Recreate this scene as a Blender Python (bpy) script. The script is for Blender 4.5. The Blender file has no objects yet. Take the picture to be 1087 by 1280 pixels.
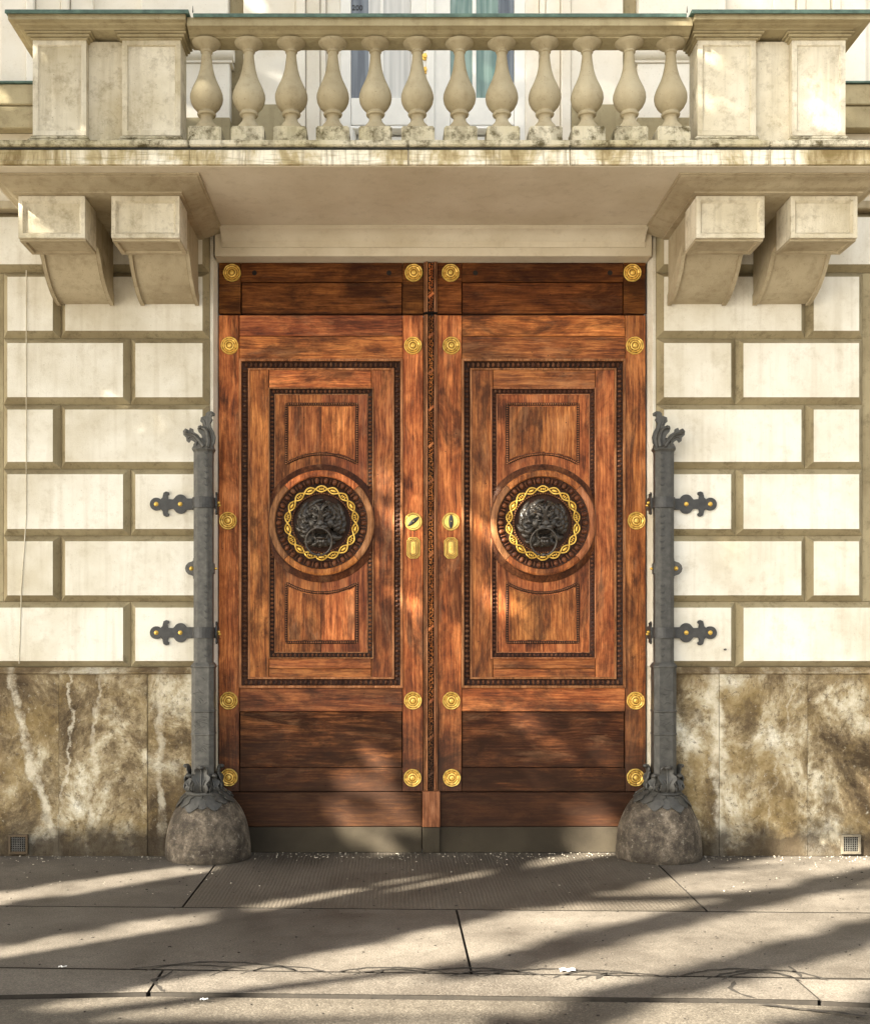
import bpy, bmesh, math, random
from mathutils import Vector, Matrix, noise as mnoise
R = math.radians
PI = math.pi
random.seed(7)
scene = bpy.context.scene
COL = scene.collection

# ------------------------------------------------------------------ camera
EYE = 1.585          # metres above the pavement
CAMX, CAMD = -0.29, 8.0
FPX = 1416.0         # focal length in pixels of the 1087 px wide photograph
cam_data = bpy.data.cameras.new('camera')
cam = bpy.data.objects.new('camera', cam_data)
COL.objects.link(cam)
cam.location = (CAMX, -CAMD, EYE)
cam.rotation_euler = (R(90), 0, 0)
cam_data.sensor_fit = 'HORIZONTAL'
cam_data.sensor_width = 36.0
cam_data.lens = FPX / 1087 * 36
cam_data.shift_x = (543.5 - 490) / 1087
cam_data.shift_y = (790 - 640) / 1087
cam_data.clip_start = 0.05
cam_data.clip_end = 500
scene.camera = cam

# ------------------------------------------------------------------ sky, sun, exposure
SUN_AZ, SUN_EL = R(53), R(31)      # the sun stands in front of the facade, to the left
SUNV = Vector((-math.sin(SUN_AZ) * math.cos(SUN_EL), -math.cos(SUN_AZ) * math.cos(SUN_EL), math.sin(SUN_EL)))
world = bpy.data.worlds.new('World')
scene.world = world
world.use_nodes = True
wn, wl = world.node_tree.nodes, world.node_tree.links
bg = wn['Background']
sky = wn.new('ShaderNodeTexSky')
sky.sky_type = 'NISHITA'
sky.sun_disc = False
sky.sun_elevation = SUN_EL
sky.sun_rotation = math.atan2(SUNV.x, SUNV.y)
sky.dust_density = 3.0
sky.air_density = 1.0
sky.ozone_density = 1.0
hs = wn.new('ShaderNodeHueSaturation')
hs.inputs['Saturation'].default_value = 0.35
wl.new(sky.outputs[0], hs.inputs['Color'])
wl.new(hs.outputs[0], bg.inputs[0])
bg.inputs[1].default_value = 0.05
sun_data = bpy.data.lights.new('sun', 'SUN')
sun_data.energy = 5.0
sun_data.angle = R(0.6)
sun_data.color = (1.0, 0.95, 0.86)
sun = bpy.data.objects.new('sun', sun_data)
COL.objects.link(sun)
sun.rotation_euler = SUNV.to_track_quat('Z', 'Y').to_euler()
vs = scene.view_settings
scene.display_settings.display_device = 'sRGB'
vs.view_transform = 'Standard'
vs.look = 'None'
vs.gamma = 1.0
vs.use_curve_mapping = False
vs.exposure = 3.2
try:
    vs.use_white_balance = True
    vs.white_balance_temperature = 6780
    vs.white_balance_tint = 7
except Exception:
    pass

# ------------------------------------------------------------------ picture -> metres on a plane
def WX(px, y=0.0): return (px - 490) * (CAMD + y) / FPX + CAMX
def WZ(py, y=0.0): return (790 - py) * (CAMD + y) / FPX + EYE

# ------------------------------------------------------------------ mesh builder
class MB:
    def __init__(s):
        s.v = []; s.f = []; s.m = []; s.cur = 0
    def add(s, vs_, fs):
        n = len(s.v)
        s.v += [tuple(p) for p in vs_]
        s.f += [tuple(i + n for i in f) for f in fs]
        s.m += [s.cur] * len(fs)
        return s
    def box(s, x0, x1, y0, y1, z0, z1):
        x0, x1 = min(x0, x1), max(x0, x1); y0, y1 = min(y0, y1), max(y0, y1); z0, z1 = min(z0, z1), max(z0, z1)
        return s.add([(x0,y0,z0),(x1,y0,z0),(x1,y1,z0),(x0,y1,z0),(x0,y0,z1),(x1,y0,z1),(x1,y1,z1),(x0,y1,z1)],
                     [(0,3,2,1),(4,5,6,7),(0,1,5,4),(1,2,6,5),(2,3,7,6),(3,0,4,7)])
    def prism(s, pts, y0, y1):           # outline in x,z
        n = len(pts)
        v = [(x, y0, z) for x, z in pts] + [(x, y1, z) for x, z in pts]
        f = [tuple(range(n)), tuple(range(2*n-1, n-1, -1))]
        f += [(i, (i+1) % n, (i+1) % n + n, i + n) for i in range(n)]
        return s.add(v, f)
    def prism_x(s, pts, x0, x1):         # outline in y,z
        n = len(pts)
        v = [(x0, y, z) for y, z in pts] + [(x1, y, z) for y, z in pts]
        f = [tuple(range(n)), tuple(range(2*n-1, n-1, -1))]
        f += [(i, (i+1) % n, (i+1) % n + n, i + n) for i in range(n)]
        return s.add(v, f)
    def prism_z(s, pts, z0, z1):         # outline in x,y
        n = len(pts)
        v = [(x, y, z0) for x, y in pts] + [(x, y, z1) for x, y in pts]
        f = [tuple(range(n)), tuple(range(2*n-1, n-1, -1))]
        f += [(i, (i+1) % n, (i+1) % n + n, i + n) for i in range(n)]
        return s.add(v, f)
    def loft(s, rings, closed_ring=True, cap=True, loop=False):
        n = len(rings[0]); v = [p for r in rings for p in r]; f = []
        m = len(rings)
        for a in range(m if loop else m - 1):
            b = (a + 1) % m
            for i in range(n if closed_ring else n - 1):
                j = (i + 1) % n
                f.append((a*n+i, a*n+j, b*n+j, b*n+i))
        if cap and closed_ring and not loop:
            f.append(tuple(range(n-1, -1, -1))); f.append(tuple((m-1)*n+i for i in range(n)))
        return s.add(v, f)
    def lathe(s, prof, c=(0,0,0), seg=24, axis='z', sx=1, sy=1, ph=0.0):
        rings = []
        for r, h in prof:
            ring = []
            for k in range(seg):
                a = 2*PI*k/seg + ph
                p, q = r*math.cos(a)*sx, r*math.sin(a)*sy
                ring.append((c[0]+p, c[1]+q, c[2]+h) if axis == 'z' else (c[0]+p, c[1]+h, c[2]+q))
            rings.append(ring)
        return s.loft(rings)
    def ellipsoid(s, c, r, seg=10, rg=6):
        rings = []
        for i in range(1, rg):
            t = PI*i/rg
            rings.append([(c[0]+r[0]*math.sin(t)*math.cos(2*PI*k/seg), c[1]+r[1]*math.sin(t)*math.sin(2*PI*k/seg), c[2]+r[2]*math.cos(t)) for k in range(seg)])
        n = len(s.v); s.loft(rings, cap=False)
        top = len(s.v); s.v += [(c[0],c[1],c[2]+r[2]), (c[0],c[1],c[2]-r[2])]
        last = n + (rg-2)*seg
        for k in range(seg):
            s.f.append((top, n+k, n+(k+1) % seg)); s.m.append(s.cur)
            s.f.append((top+1, last+(k+1) % seg, last+k)); s.m.append(s.cur)
        return s
    def tube(s, pts, rad, seg=8, loop=False):
        pts = [Vector(p) for p in pts]; n = len(pts)
        if not hasattr(rad, '__len__'): rad = [rad]*n
        rings = []; up = None
        for i in range(n):
            if loop: t = pts[(i+1) % n] - pts[i-1]
            else: t = pts[min(i+1, n-1)] - pts[max(i-1, 0)]
            t.normalize()
            if up is None:
                up = Vector((0,1,0)) if abs(t.y) < .9 else Vector((0,0,1))
            a = (up - t*up.dot(t)).normalized(); b = t.cross(a); up = a
            rings.append([tuple(pts[i] + a*rad[i]*math.cos(2*PI*k/seg) + b*rad[i]*math.sin(2*PI*k/seg)) for k in range(seg)])
        return s.loft(rings, loop=loop)
    def frame(s, x0, x1, z0, z1, prof, ids=None):   # mitred frame; prof = [(inset, y)]
        rings = []
        for ins, y in prof:
            rings.append([(x0+ins, y, z0+ins), (x1-ins, y, z0+ins), (x1-ins, y, z1-ins), (x0+ins, y, z1-ins)])
        k0 = len(s.m); s.loft(rings, loop=True)
        if ids:
            for q in range(len(prof)):
                for w in range(4): s.m[k0+q*4+w] = ids[q]
        return s
    def transform(s, M, start=0):
        s.v = s.v[:start] + [tuple(M @ Vector(p)) for p in s.v[start:]]
        return s
    def grid(s, P, thick=0.0):            # P[i][j] points; open sheet with optional thickness
        n, m = len(P), len(P[0])
        V = [[Vector(p) for p in r] for r in P]
        v = [p for r in V for p in r]
        f = [(i*m+j, i*m+j+1, (i+1)*m+j+1, (i+1)*m+j) for i in range(n-1) for j in range(m-1)]
        if thick:
            back = []
            for i in range(n):
                for j in range(m):
                    du = V[min(i+1,n-1)][j] - V[max(i-1,0)][j]
                    dv = V[i][min(j+1,m-1)] - V[i][max(j-1,0)]
                    nn = du.cross(dv)
                    nn = nn.normalized() if nn.length > 1e-12 else Vector((0,1,0))
                    back.append(V[i][j] + nn*thick)
            N = n*m
            f += [(N+i*m+j, N+(i+1)*m+j, N+(i+1)*m+j+1, N+i*m+j+1) for i in range(n-1) for j in range(m-1)]
            for i in range(n-1):
                f.append((i*m, (i+1)*m, N+(i+1)*m, N+i*m)); f.append((i*m+m-1, N+i*m+m-1, N+(i+1)*m+m-1, (i+1)*m+m-1))
            for j in range(m-1):
                f.append((j, N+j, N+j+1, j+1)); f.append(((n-1)*m+j, (n-1)*m+j+1, N+(n-1)*m+j+1, N+(n-1)*m+j))
            v += back
        return s.add(v, f)

ORG = {}
def root_of(o):
    while o.parent: o = o.parent
    return o
def build(name, mb, mats, parent=None, bevel=0.0, seg=1, smooth=None, loc=None, recalc=True, **props):
    off = Vector((0,0,0))
    if parent is not None: off = ORG.get(root_of(parent).name, Vector((0,0,0)))
    me = bpy.data.meshes.new(name)
    if loc is not None: off = Vector(loc) + (Vector((0,0,0)) if parent is None else Vector((0,0,0)))
    me.from_pydata([(p[0]-off.x, p[1]-off.y, p[2]-off.z) for p in mb.v], [], mb.f)
    if not isinstance(mats, (list, tuple)): mats = [mats]
    for m in mats: me.materials.append(m)
    if len(mats) > 1:
        me.polygons.foreach_set('material_index', mb.m)
    if recalc or bevel:
        b = bmesh.new(); b.from_mesh(me)
        if bevel:
            bmesh.ops.bevel(b, geom=list(b.edges), offset=bevel, segments=seg, affect='EDGES', clamp_overlap=True)
        bmesh.ops.recalc_face_normals(b, faces=b.faces)
        b.to_mesh(me); b.free()
    if smooth is not None:
        me.shade_smooth()
        if smooth < 179: me.set_sharp_from_angle(angle=R(smooth))
    o = bpy.data.objects.new(name, me)
    COL.objects.link(o)
    if loc is not None:
        o.location = Vector(loc) - (ORG.get(root_of(parent).name, Vector((0,0,0))) if parent is not None else Vector((0,0,0)))
    if parent is not None: o.parent = parent
    for k, val in props.items(): o[k] = val
    return o
def thing(name, label, cat, loc=(0,0,0), group=None):
    o = bpy.data.objects.new(name, None); COL.objects.link(o)
    o.empty_display_size = .1
    o.location = loc; ORG[o.name] = Vector(loc)
    o['label'] = label; o['category'] = cat
    if group: o['group'] = group
    return o
def cp(o, parent, loc):
    c = o.copy(); COL.objects.link(c); c.parent = parent
    c.location = loc
    return c
def sbox(x0, x1, y0, y1, z0, z1): return MB().box(x0, x1, y0, y1, z0, z1)

# ------------------------------------------------------------------ materials
class NT:
    def __init__(s, name):
        s.mat = bpy.data.materials.new(name); s.mat.use_nodes = True
        s.n = s.mat.node_tree.nodes; s.l = s.mat.node_tree.links
        s.b = s.n['Principled BSDF']
        g = s.n.new('ShaderNodeNewGeometry'); s.pos = g.outputs['Position']; s.geo = g
        oi = s.n.new('ShaderNodeObjectInfo'); s.rnd = oi.outputs['Random']
    def link(s, a, b): s.l.new(a, b)
    def math(s, op, a, b=None, c=None, clamp=False):
        n = s.n.new('ShaderNodeMath'); n.operation = op; n.use_clamp = clamp
        for i, v in enumerate((a, b, c)):
            if v is None: continue
            if isinstance(v, (int, float)): n.inputs[i].default_value = v
            else: s.l.new(v, n.inputs[i])
        return n.outputs[0]
    def vmath(s, op, a, b):
        n = s.n.new('ShaderNodeVectorMath'); n.operation = op
        for i, v in enumerate((a, b)):
            if isinstance(v, (tuple, list)): n.inputs[i].default_value = v
            else: s.l.new(v, n.inputs[i])
        return n.outputs[0]
    def scaled(s, sc, vec=None, rand=0.0):
        v = s.vmath('MULTIPLY', vec or s.pos, sc)
        if rand:
            c = s.n.new('ShaderNodeCombineXYZ')
            r = s.math('MULTIPLY', s.rnd, rand)
            for i in range(3): s.l.new(r, c.inputs[i])
            v = s.vmath('ADD', v, c.outputs[0])
        return v
    def noise(s, vec, scale=1.0, detail=5, rough=.55, dist=0.0):
        n = s.n.new('ShaderNodeTexNoise'); s.l.new(vec, n.inputs['Vector'])
        n.inputs['Scale'].default_value = scale; n.inputs['Detail'].default_value = detail
        n.inputs['Roughness'].default_value = rough; n.inputs['Distortion'].default_value = dist
        return n.outputs['Fac']
    def voro(s, vec, scale, feat='F1'):
        n = s.n.new('ShaderNodeTexVoronoi'); n.feature = feat; s.l.new(vec, n.inputs['Vector'])
        n.inputs['Scale'].default_value = scale
        return n.outputs['Distance']
    def ramp(s, fac, stops):
        n = s.n.new('ShaderNodeValToRGB'); s.l.new(fac, n.inputs[0])
        e = n.color_ramp.elements
        while len(e) < len(stops): e.new(0.5)
        for el, (p, c) in zip(e, stops):
            el.position = p; el.color = (c[0], c[1], c[2], 1) if hasattr(c, '__len__') else (c, c, c, 1)
        return n.outputs[0]
    def mr(s, v, a, b, c=0.0, d=1.0):
        n = s.n.new('ShaderNodeMapRange'); s.l.new(v, n.inputs[0])
        for i, q in enumerate((a, b, c, d)): n.inputs[i+1].default_value = q
        return n.outputs[0]
    def mix(s, fac, a, b, mode='MIX'):
        n = s.n.new('ShaderNodeMix'); n.data_type = 'RGBA'; n.blend_type = mode
        if isinstance(fac, (int, float)): n.inputs[0].default_value = fac
        else: s.l.new(fac, n.inputs[0])
        for i, v in ((6, a), (7, b)):
            if isinstance(v, (tuple, list)): n.inputs[i].default_value = (v[0], v[1], v[2], 1)
            else: s.l.new(v, n.inputs[i])
        return n.outputs[2]
    def axis(s, i, vec=None):
        n = s.n.new('ShaderNodeSeparateXYZ'); s.l.new(vec or s.pos, n.inputs[0]); return n.outputs[i]
    def bump(s, h, strength=.3, dist=.01):
        n = s.n.new('ShaderNodeBump'); s.l.new(h, n.inputs['Height'])
        n.inputs['Strength'].default_value = strength; n.inputs['Distance'].default_value = dist
        s.l.new(n.outputs[0], s.b.inputs['Normal'])
    def out(s, col, rough=.8, metal=0.0, spec=None):
        if isinstance(col, (tuple, list)): s.b.inputs['Base Color'].default_value = (*col, 1)
        else: s.l.new(col, s.b.inputs['Base Color'])
        if isinstance(rough, (int, float)): s.b.inputs['Roughness'].default_value = rough
        else: s.l.new(rough, s.b.inputs['Roughness'])
        s.b.inputs['Metallic'].default_value = metal
        if spec is not None: s.b.inputs['Specular IOR Level'].default_value = spec
        return s.mat

def plaster(name, a, b, grime, amt=.5, bumpk=.25, streak=0.0, speck=.5, lo=.52, hi=.78):
    t = NT(name)
    big = t.noise(t.scaled((1,1,1), rand=40), 1.7, 6, .6)
    c = t.ramp(big, [(.30, b), (.62, a)])
    g = t.noise(t.scaled((1,1,1), rand=17), 10, 10, .76, .1)
    gf = t.ramp(g, [(lo, 0), (hi, 1)])
    c = t.mix(t.math('MULTIPLY', gf, amt), c, grime)
    if streak:
        st = t.noise(t.scaled((14, 14, .9)), 1.0, 5, .6)
        sf = t.ramp(st, [(.50, 0), (.68, 1)])
        c = t.mix(t.math('MULTIPLY', sf, streak), c, grime)
    sp = t.noise(t.scaled((1,1,1)), 90, 3, .5)
    spf = t.ramp(sp, [(.66, 0), (.72, 1)])
    c = t.mix(t.math('MULTIPLY', spf, speck*.5), c, (grime[0]*.5, grime[1]*.5, grime[2]*.5))
    h = t.math('ADD', t.noise(t.scaled((1,1,1)), 130, 4, .6), t.math('MULTIPLY', t.noise(t.scaled((1,1,1)), 14, 5, .6), 1.5))
    t.bump(h, bumpk, .004)
    return t.out(c, .88, spec=.2)
M = {}
M['block'] = plaster('cream_plaster', (.80,.76,.665), (.59,.53,.41), (.33,.25,.13), .42, .45, .20, .7)
M['groove'] = plaster('groove_shade_plaster', (.37,.31,.19), (.24,.19,.108), (.065,.045,.02), .85, .3, .2, .6)  # groove shade put into a darker plaster for the block chamfers
M['soffit'] = plaster('soffit_plaster', (.66,.59,.465), (.54,.465,.34), (.30,.23,.135), .4, .3)
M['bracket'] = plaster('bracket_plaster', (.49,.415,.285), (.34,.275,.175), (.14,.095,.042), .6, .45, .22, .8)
M['pier'] = plaster('balcony_pier_plaster', (.74,.68,.55), (.50,.43,.29), (.18,.13,.06), .65, .55, .25, 1.0, .50, .72)
M['baluster'] = plaster('baluster_stone', (.45,.385,.26), (.33,.27,.165), (.16,.11,.045), .55, .5, .15, .9)
M['rail'] = plaster('rail_stone', (.44,.375,.235), (.30,.245,.14), (.11,.075,.03), .65, .35, .2, .6)
M['plinth_worn'] = plaster('mossy_stone', (.66,.60,.46), (.44,.38,.22), (.085,.065,.025), .95, .9, .4, 1.0, .47, .62)
M['upper'] = plaster('upper_wall_plaster', (.82,.77,.68), (.74,.67,.55), (.45,.36,.22), .3, .2)

def slab_mat():
    t = NT('weathered_slab_fascia')
    big = t.noise(t.scaled((2.2, 2, 1)), 1.6, 6, .65, .5)
    c = t.ramp(big, [(.34, (.24,.17,.075)), (.45, (.50,.41,.24)), (.56, (.86,.80,.66))])
    st = t.noise(t.scaled((40, 10, 2.5)), 1.0, 6, .65)
    c = t.mix(t.math('MULTIPLY', t.ramp(st, [(.50, 0), (.70, 1)]), .7), c, (.17,.115,.05))
    hz = t.noise(t.scaled((6, 10, 90)), 1.0, 4, .6)
    c = t.mix(t.math('MULTIPLY', t.ramp(hz, [(.52, 0), (.68, 1)]), .5), c, (.20,.16,.06))
    t.bump(t.math('ADD', st, t.noise(t.scaled((1,1,1)), 60, 5, .65)), .6, .006)
    return t.out(c, .9, spec=.2)
M['slab'] = slab_mat()

def base_mat():
    t = NT('stained_plinth_stone')
    p = t.pos
    big = t.noise(t.scaled((1,1,.8), rand=9), 2.6, 10, .74, .35)
    c = t.ramp(big, [(.37, (.055,.036,.018)), (.46, (.18,.13,.07)), (.52, (.34,.265,.155)), (.59, (.58,.51,.37)), (.68, (.80,.75,.63))])
    och = t.noise(t.scaled((1,1,1.4), rand=5), 1.5, 6, .68, .4)
    c = t.mix(t.math('MULTIPLY', t.ramp(och, [(.48, 0), (.62, 1)]), .55), c, (.27,.185,.070))
    dk = t.noise(t.scaled((1,1,.7), rand=31), 3.4, 9, .75, .2)
    c = t.mix(t.math('MULTIPLY', t.ramp(dk, [(.52, 0), (.62, 1)]), .60), c, (.085,.056,.028))
    pit = t.noise(t.scaled((1,1,1)), 24, 9, .78, .3)
    c = t.mix(t.math('MULTIPLY', t.ramp(pit, [(.53, 0), (.62, 1)]), .72), c, (.075,.048,.024))
    lt = t.noise(t.scaled((1,1,1), rand=3), 30, 8, .78)
    c = t.mix(t.math('MULTIPLY', t.ramp(lt, [(.58, 0), (.68, 1)]), .38), c, (.74,.68,.55))
    # mineral veins that cross the slabs as slanting lines
    x, z = t.axis(0), t.axis(2)
    wob = t.math('MULTIPLY', t.math('SUBTRACT', t.noise(t.scaled((1,1,1)), 3.0, 8, .7), .5), .26)
    vbreak = t.ramp(t.noise(t.scaled((1,1,1)), 9, 6, .7), [(.40, .15), (.58, 1)])
    fine = t.math('MULTIPLY', t.math('SUBTRACT', t.noise(t.scaled((1,1,1)), 22, 4, .6), .5), .05)
    wob = t.math('ADD', wob, fine)
    for xt, zt, xb, zb, w, k in ((-2.99, 1.30, -2.72, .25, .034, .9), (-2.55, 1.25, -2.63, .3, .012, .8), (2.00, 1.3, 2.02, .2, .042, .95),
                                 (2.58, 1.3, 2.36, .3, .010, .5), (-1.93, 1.28, -1.92, .35, .03, .6), (-2.36, 1.2, -2.42, .1, .015, .5)):
        sl = (xt - xb) / (zt - zb)
        lx = t.math('MULTIPLY_ADD', z, sl, xb - sl * zb)
        d = t.math('ABSOLUTE', t.math('ADD', t.math('SUBTRACT', x, lx), wob))
        f = t.mr(d, w*.45, w*1.25, 1.0, 0.0)
        c = t.mix(t.math('MULTIPLY', t.math('MULTIPLY', f, k*.85), vbreak), c, (.70,.63,.49))
    # damp dark band at the foot of the wall ; colour also darker towards the block course
    foot = t.math('ADD', z, t.math('MULTIPLY', t.noise(t.scaled((1,1,1)), 5, 6, .65), -.45))
    c = t.mix(t.math('MULTIPLY', t.mr(foot, .06, -.12), .9), c, (.035,.024,.014))
    topd = t.math('ADD', z, t.math('MULTIPLY', t.noise(t.scaled((1,1,.5)), 9, 6, .65), .35))
    c = t.mix(t.math('MULTIPLY', t.mr(topd, 1.38, 1.52), .55), c, (.14,.095,.05))
    t.bump(t.math('ADD', t.math('MULTIPLY', pit, -1.4), t.noise(t.scaled((1,1,1)), 70, 6, .7)), .75, .010)
    return t.out(c, .82, spec=.25)
M['base'] = base_mat()

def wood(name, vert=True, cols=None, dark=.72, rough=.42, foot=True, worn=.30, spec=.26):
    t = NT(name)
    cols = cols or ((.050,.011,.003), (.30,.078,.016), (.70,.25,.072))
    warp = t.math('SUBTRACT', t.noise(t.scaled((1,1,1), rand=30), 2.6, 2, .5), .5)
    cc = t.n.new('ShaderNodeCombineXYZ')
    t.link(t.math('MULTIPLY', warp, .045), cc.inputs[0 if vert else 2])
    v0 = t.vmath('ADD', t.pos, cc.outputs[0])
    def gr(sc, det, ro, di): 
        q = (sc, sc, sc*.035) if vert else (sc*.035, sc, sc)
        return t.noise(t.scaled(q, v0, rand=60), 1.0, det, ro, di)
    g = gr(60, 6, .65, .35); g2 = gr(210, 3, .6, .1)
    grain = t.math('ADD', t.math('MULTIPLY', g, .62), t.math('MULTIPLY', g2, .38))
    mot = t.noise(t.scaled((7,7,3.2) if vert else (3.2,7,7), rand=13), 1.3, 7, .68, .3)
    gm = t.math('ADD', t.math('MULTIPLY', grain, .62), t.math('MULTIPLY', mot, .38))
    c = t.ramp(gm, [(.38, cols[0]), (.48, cols[1]), (.60, cols[2])])
    hsv = t.n.new('ShaderNodeHueSaturation'); t.link(c, hsv.inputs['Color'])
    t.link(t.mr(t.rnd, 0, 1, .68, 1.25), hsv.inputs['Value'])
    t.link(t.mr(t.math('FRACT', t.math('MULTIPLY', t.rnd, 7.3)), 0, 1, .494, .506), hsv.inputs['Hue'])
    c = hsv.outputs[0]
    st = t.noise(t.scaled((2.6,2,1.1) if vert else (1.0,2,3.4), rand=21), 1.5, 8, .72, .7)
    c = t.mix(t.math('MULTIPLY', t.ramp(st, [(.48, 0), (.61, 1)]), dark), c, (.022,.007,.003))
    sk = t.noise(t.scaled((18,18,1.6) if vert else (1.6,18,18), rand=44), 1.6, 6, .72, .2)
    c = t.mix(t.math('MULTIPLY', t.ramp(sk, [(.53, 0), (.68, 1)]), .48), c, (.035,.010,.004))
    wn_ = t.noise(t.scaled((4,2,1.2) if vert else (1.2,2,5), rand=11), 2.3, 7, .7, .4)
    c = t.mix(t.math('MULTIPLY', t.ramp(wn_, [(.54, 0), (.70, 1)]), worn), c, (.50,.25,.12))
    fl = t.noise(t.scaled((300,300,20) if vert else (20,300,300), rand=5), 1.0, 2, .5)
    c = t.mix(t.math('MULTIPLY', t.ramp(fl, [(.62, 0), (.70, 1)]), .5), c, (.030,.009,.003))
    if foot:
        z = t.axis(2)
        zz = t.math('ADD', z, t.math('MULTIPLY', t.noise(t.scaled((1,1,2.4)), 2.2, 8, .74, .6), -1.6))
        f = t.mr(zz, .68, -.25)
        c = t.mix(t.math('MULTIPLY', f, .90), c, (.028,.013,.007))
    nh = t.voro(t.scaled((1,1,1), rand=4), 9)
    c = t.mix(t.mr(nh, .030, .045, .85, 0), c, (.012,.005,.002))
    t.bump(grain, .45, .004)
    return t.out(c, t.mr(st, .3, .7, rough+.02, rough+.3), spec=spec)
M['wv'] = wood('oak_vertical_grain', True)
M['wh'] = wood('oak_horizontal_grain', False)
M['wdark'] = wood('oak_dark_boards', False, ((.008,.003,.002), (.105,.030,.008), (.44,.16,.050)), .92, .5, True, .5, .12)
M['wtrans'] = wood('oak_transom_shade', False, ((.016,.005,.002), (.095,.028,.006), (.21,.072,.017)), .7, .5, False, .1, .12)  # weathered transom oak, with balcony shade put into its darker colour
M['wcarve'] = wood('oak_carving', True, ((.022,.006,.002), (.085,.024,.008), (.20,.07,.024)), .5, .33, False)
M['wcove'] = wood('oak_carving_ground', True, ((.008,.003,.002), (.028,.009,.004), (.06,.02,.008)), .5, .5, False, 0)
M['wlight'] = wood('oak_fillet', True, ((.08,.024,.008), (.28,.10,.032), (.52,.23,.10)), .3, .38, False)
def simple(name, col, rough=.6, metal=0.0, n=.25, sc=30, bumpk=.15, spec=.4, crev=None, vary=False):
    t = NT(name)
    f = t.noise(t.scaled((1,1,1), rand=5), sc, 6, .65)
    c = t.mix(t.ramp(f, [(.35, 0), (.7, 1)]), tuple(q*(1-n) for q in col), tuple(min(1, q*(1+n)) for q in col))
    if vary:
        hv = t.n.new('ShaderNodeHueSaturation'); t.link(c, hv.inputs['Color'])
        t.link(t.mr(t.rnd, 0, 1, .78, 1.12), hv.inputs['Value']); c = hv.outputs[0]
        tn = t.noise(t.scaled((1,1,1), rand=9), 22, 6, .7)
        c = t.mix(t.math('MULTIPLY', t.ramp(tn, [(.50, 0), (.66, 1)]), .38), c, (.22,.10,.025))
    if crev:
        c = t.mix(t.mr(t.geo.outputs['Pointiness'], .44, .495, .92, 0), c, crev)
        c = t.mix(t.mr(t.geo.outputs['Pointiness'], .51, .58, 0, .5), c, tuple(min(1, q*1.6+.02) for q in col))
    t.bump(f, bumpk, .003)
    return t.out(c, rough, metal, spec)
M['gap'] = simple('dark_joint', (.012,.008,.005), .9)
M['iron'] = simple('grey_painted_iron', (.088,.082,.070), .50, .12, .38, 22, .4, .5)
M['iron_dark'] = simple('dark_painted_iron', (.045,.043,.040), .48, .15, .3, 30, .3, .5)
M['cavity'] = simple('iron_cavity_shade', (.012,.011,.009), .8)  # crevice shade painted between the basket leaves
M['bronze'] = simple('blackened_bronze', (.060,.051,.043), .27, .35, .35, 18, .2, .5, crev=(.004,.003,.003))
M['gold'] = simple('gilt_metal', (.86,.53,.11), .33, .55, .22, 40, .2)
M['brass'] = simple('brass_rosette', (.86,.50,.12), .36, .45, .25, 26, .25, crev=(.07,.028,.008), vary=True)
M['engrave'] = simple('engraving_brown', (.14,.065,.015), .7)  # dark brown for the tubes that draw the engraved lines
M['copper'] = simple('verdigris_flashing', (.085,.14,.11), .7, .0, .35, 14, .2)
M['dark_trim'] = simple('dark_grey_trim', (.03,.03,.024), .7, .1, .3, 20, .2)
M['white'] = simple('white_window_paint', (.80,.78,.73), .45, 0, .05, 8, .05)
M['kick'] = plaster('grey_green_threshold', (.046,.036,.023), (.020,.015,.010), (.035,.028,.018), .7, .5, .3, 1.0)
def glass_mat(name, c0, c1, sc):
    t = NT(name)
    f = t.noise(t.scaled(sc), 1.0, 4, .5)
    c = t.ramp(f, [(.38, c0), (.62, c1)])  # streaks stand for curtain folds and reflections, painted into the pane
    return t.out(c, .04, 0, .9)
M['pane_grey'] = glass_mat('curtained_window_glass', (.42,.41,.38), (.62,.60,.56), (24, 1, .6))
M['pane_green'] = glass_mat('green_window_glass', (.07,.15,.12), (.22,.32,.27), (26, 1, 1.5))
M['pane_dark'] = glass_mat('dark_window_glass', (.03,.04,.055), (.12,.14,.16), (20, 1, 1))
M['paper'] = simple('white_paper', (.8,.78,.74), .8)
def guard_mat():
    t = NT('worn_guard_stone')
    a = t.noise(t.scaled((1,1,.8), rand=8), 6, 10, .78, .1)
    c = t.ramp(a, [(.38, (.026,.017,.010)), (.49, (.075,.058,.040)), (.57, (.16,.125,.088)), (.66, (.36,.30,.23))])
    b = t.noise(t.scaled((1,1,1), rand=3), 34, 8, .8)
    c = t.mix(t.math('MULTIPLY', t.ramp(b, [(.57, 0), (.64, 1)]), .5), c, (.40,.35,.28))
    c = t.mix(t.math('MULTIPLY', t.ramp(b, [(.36, 1), (.44, 0)]), .75), c, (.018,.013,.009))
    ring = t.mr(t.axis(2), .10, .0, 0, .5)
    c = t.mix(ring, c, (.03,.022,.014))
    t.bump(t.math('ADD', a, b), .6, .012)
    return t.out(c, .72, spec=.35)
M['guard'] = guard_mat()
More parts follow.
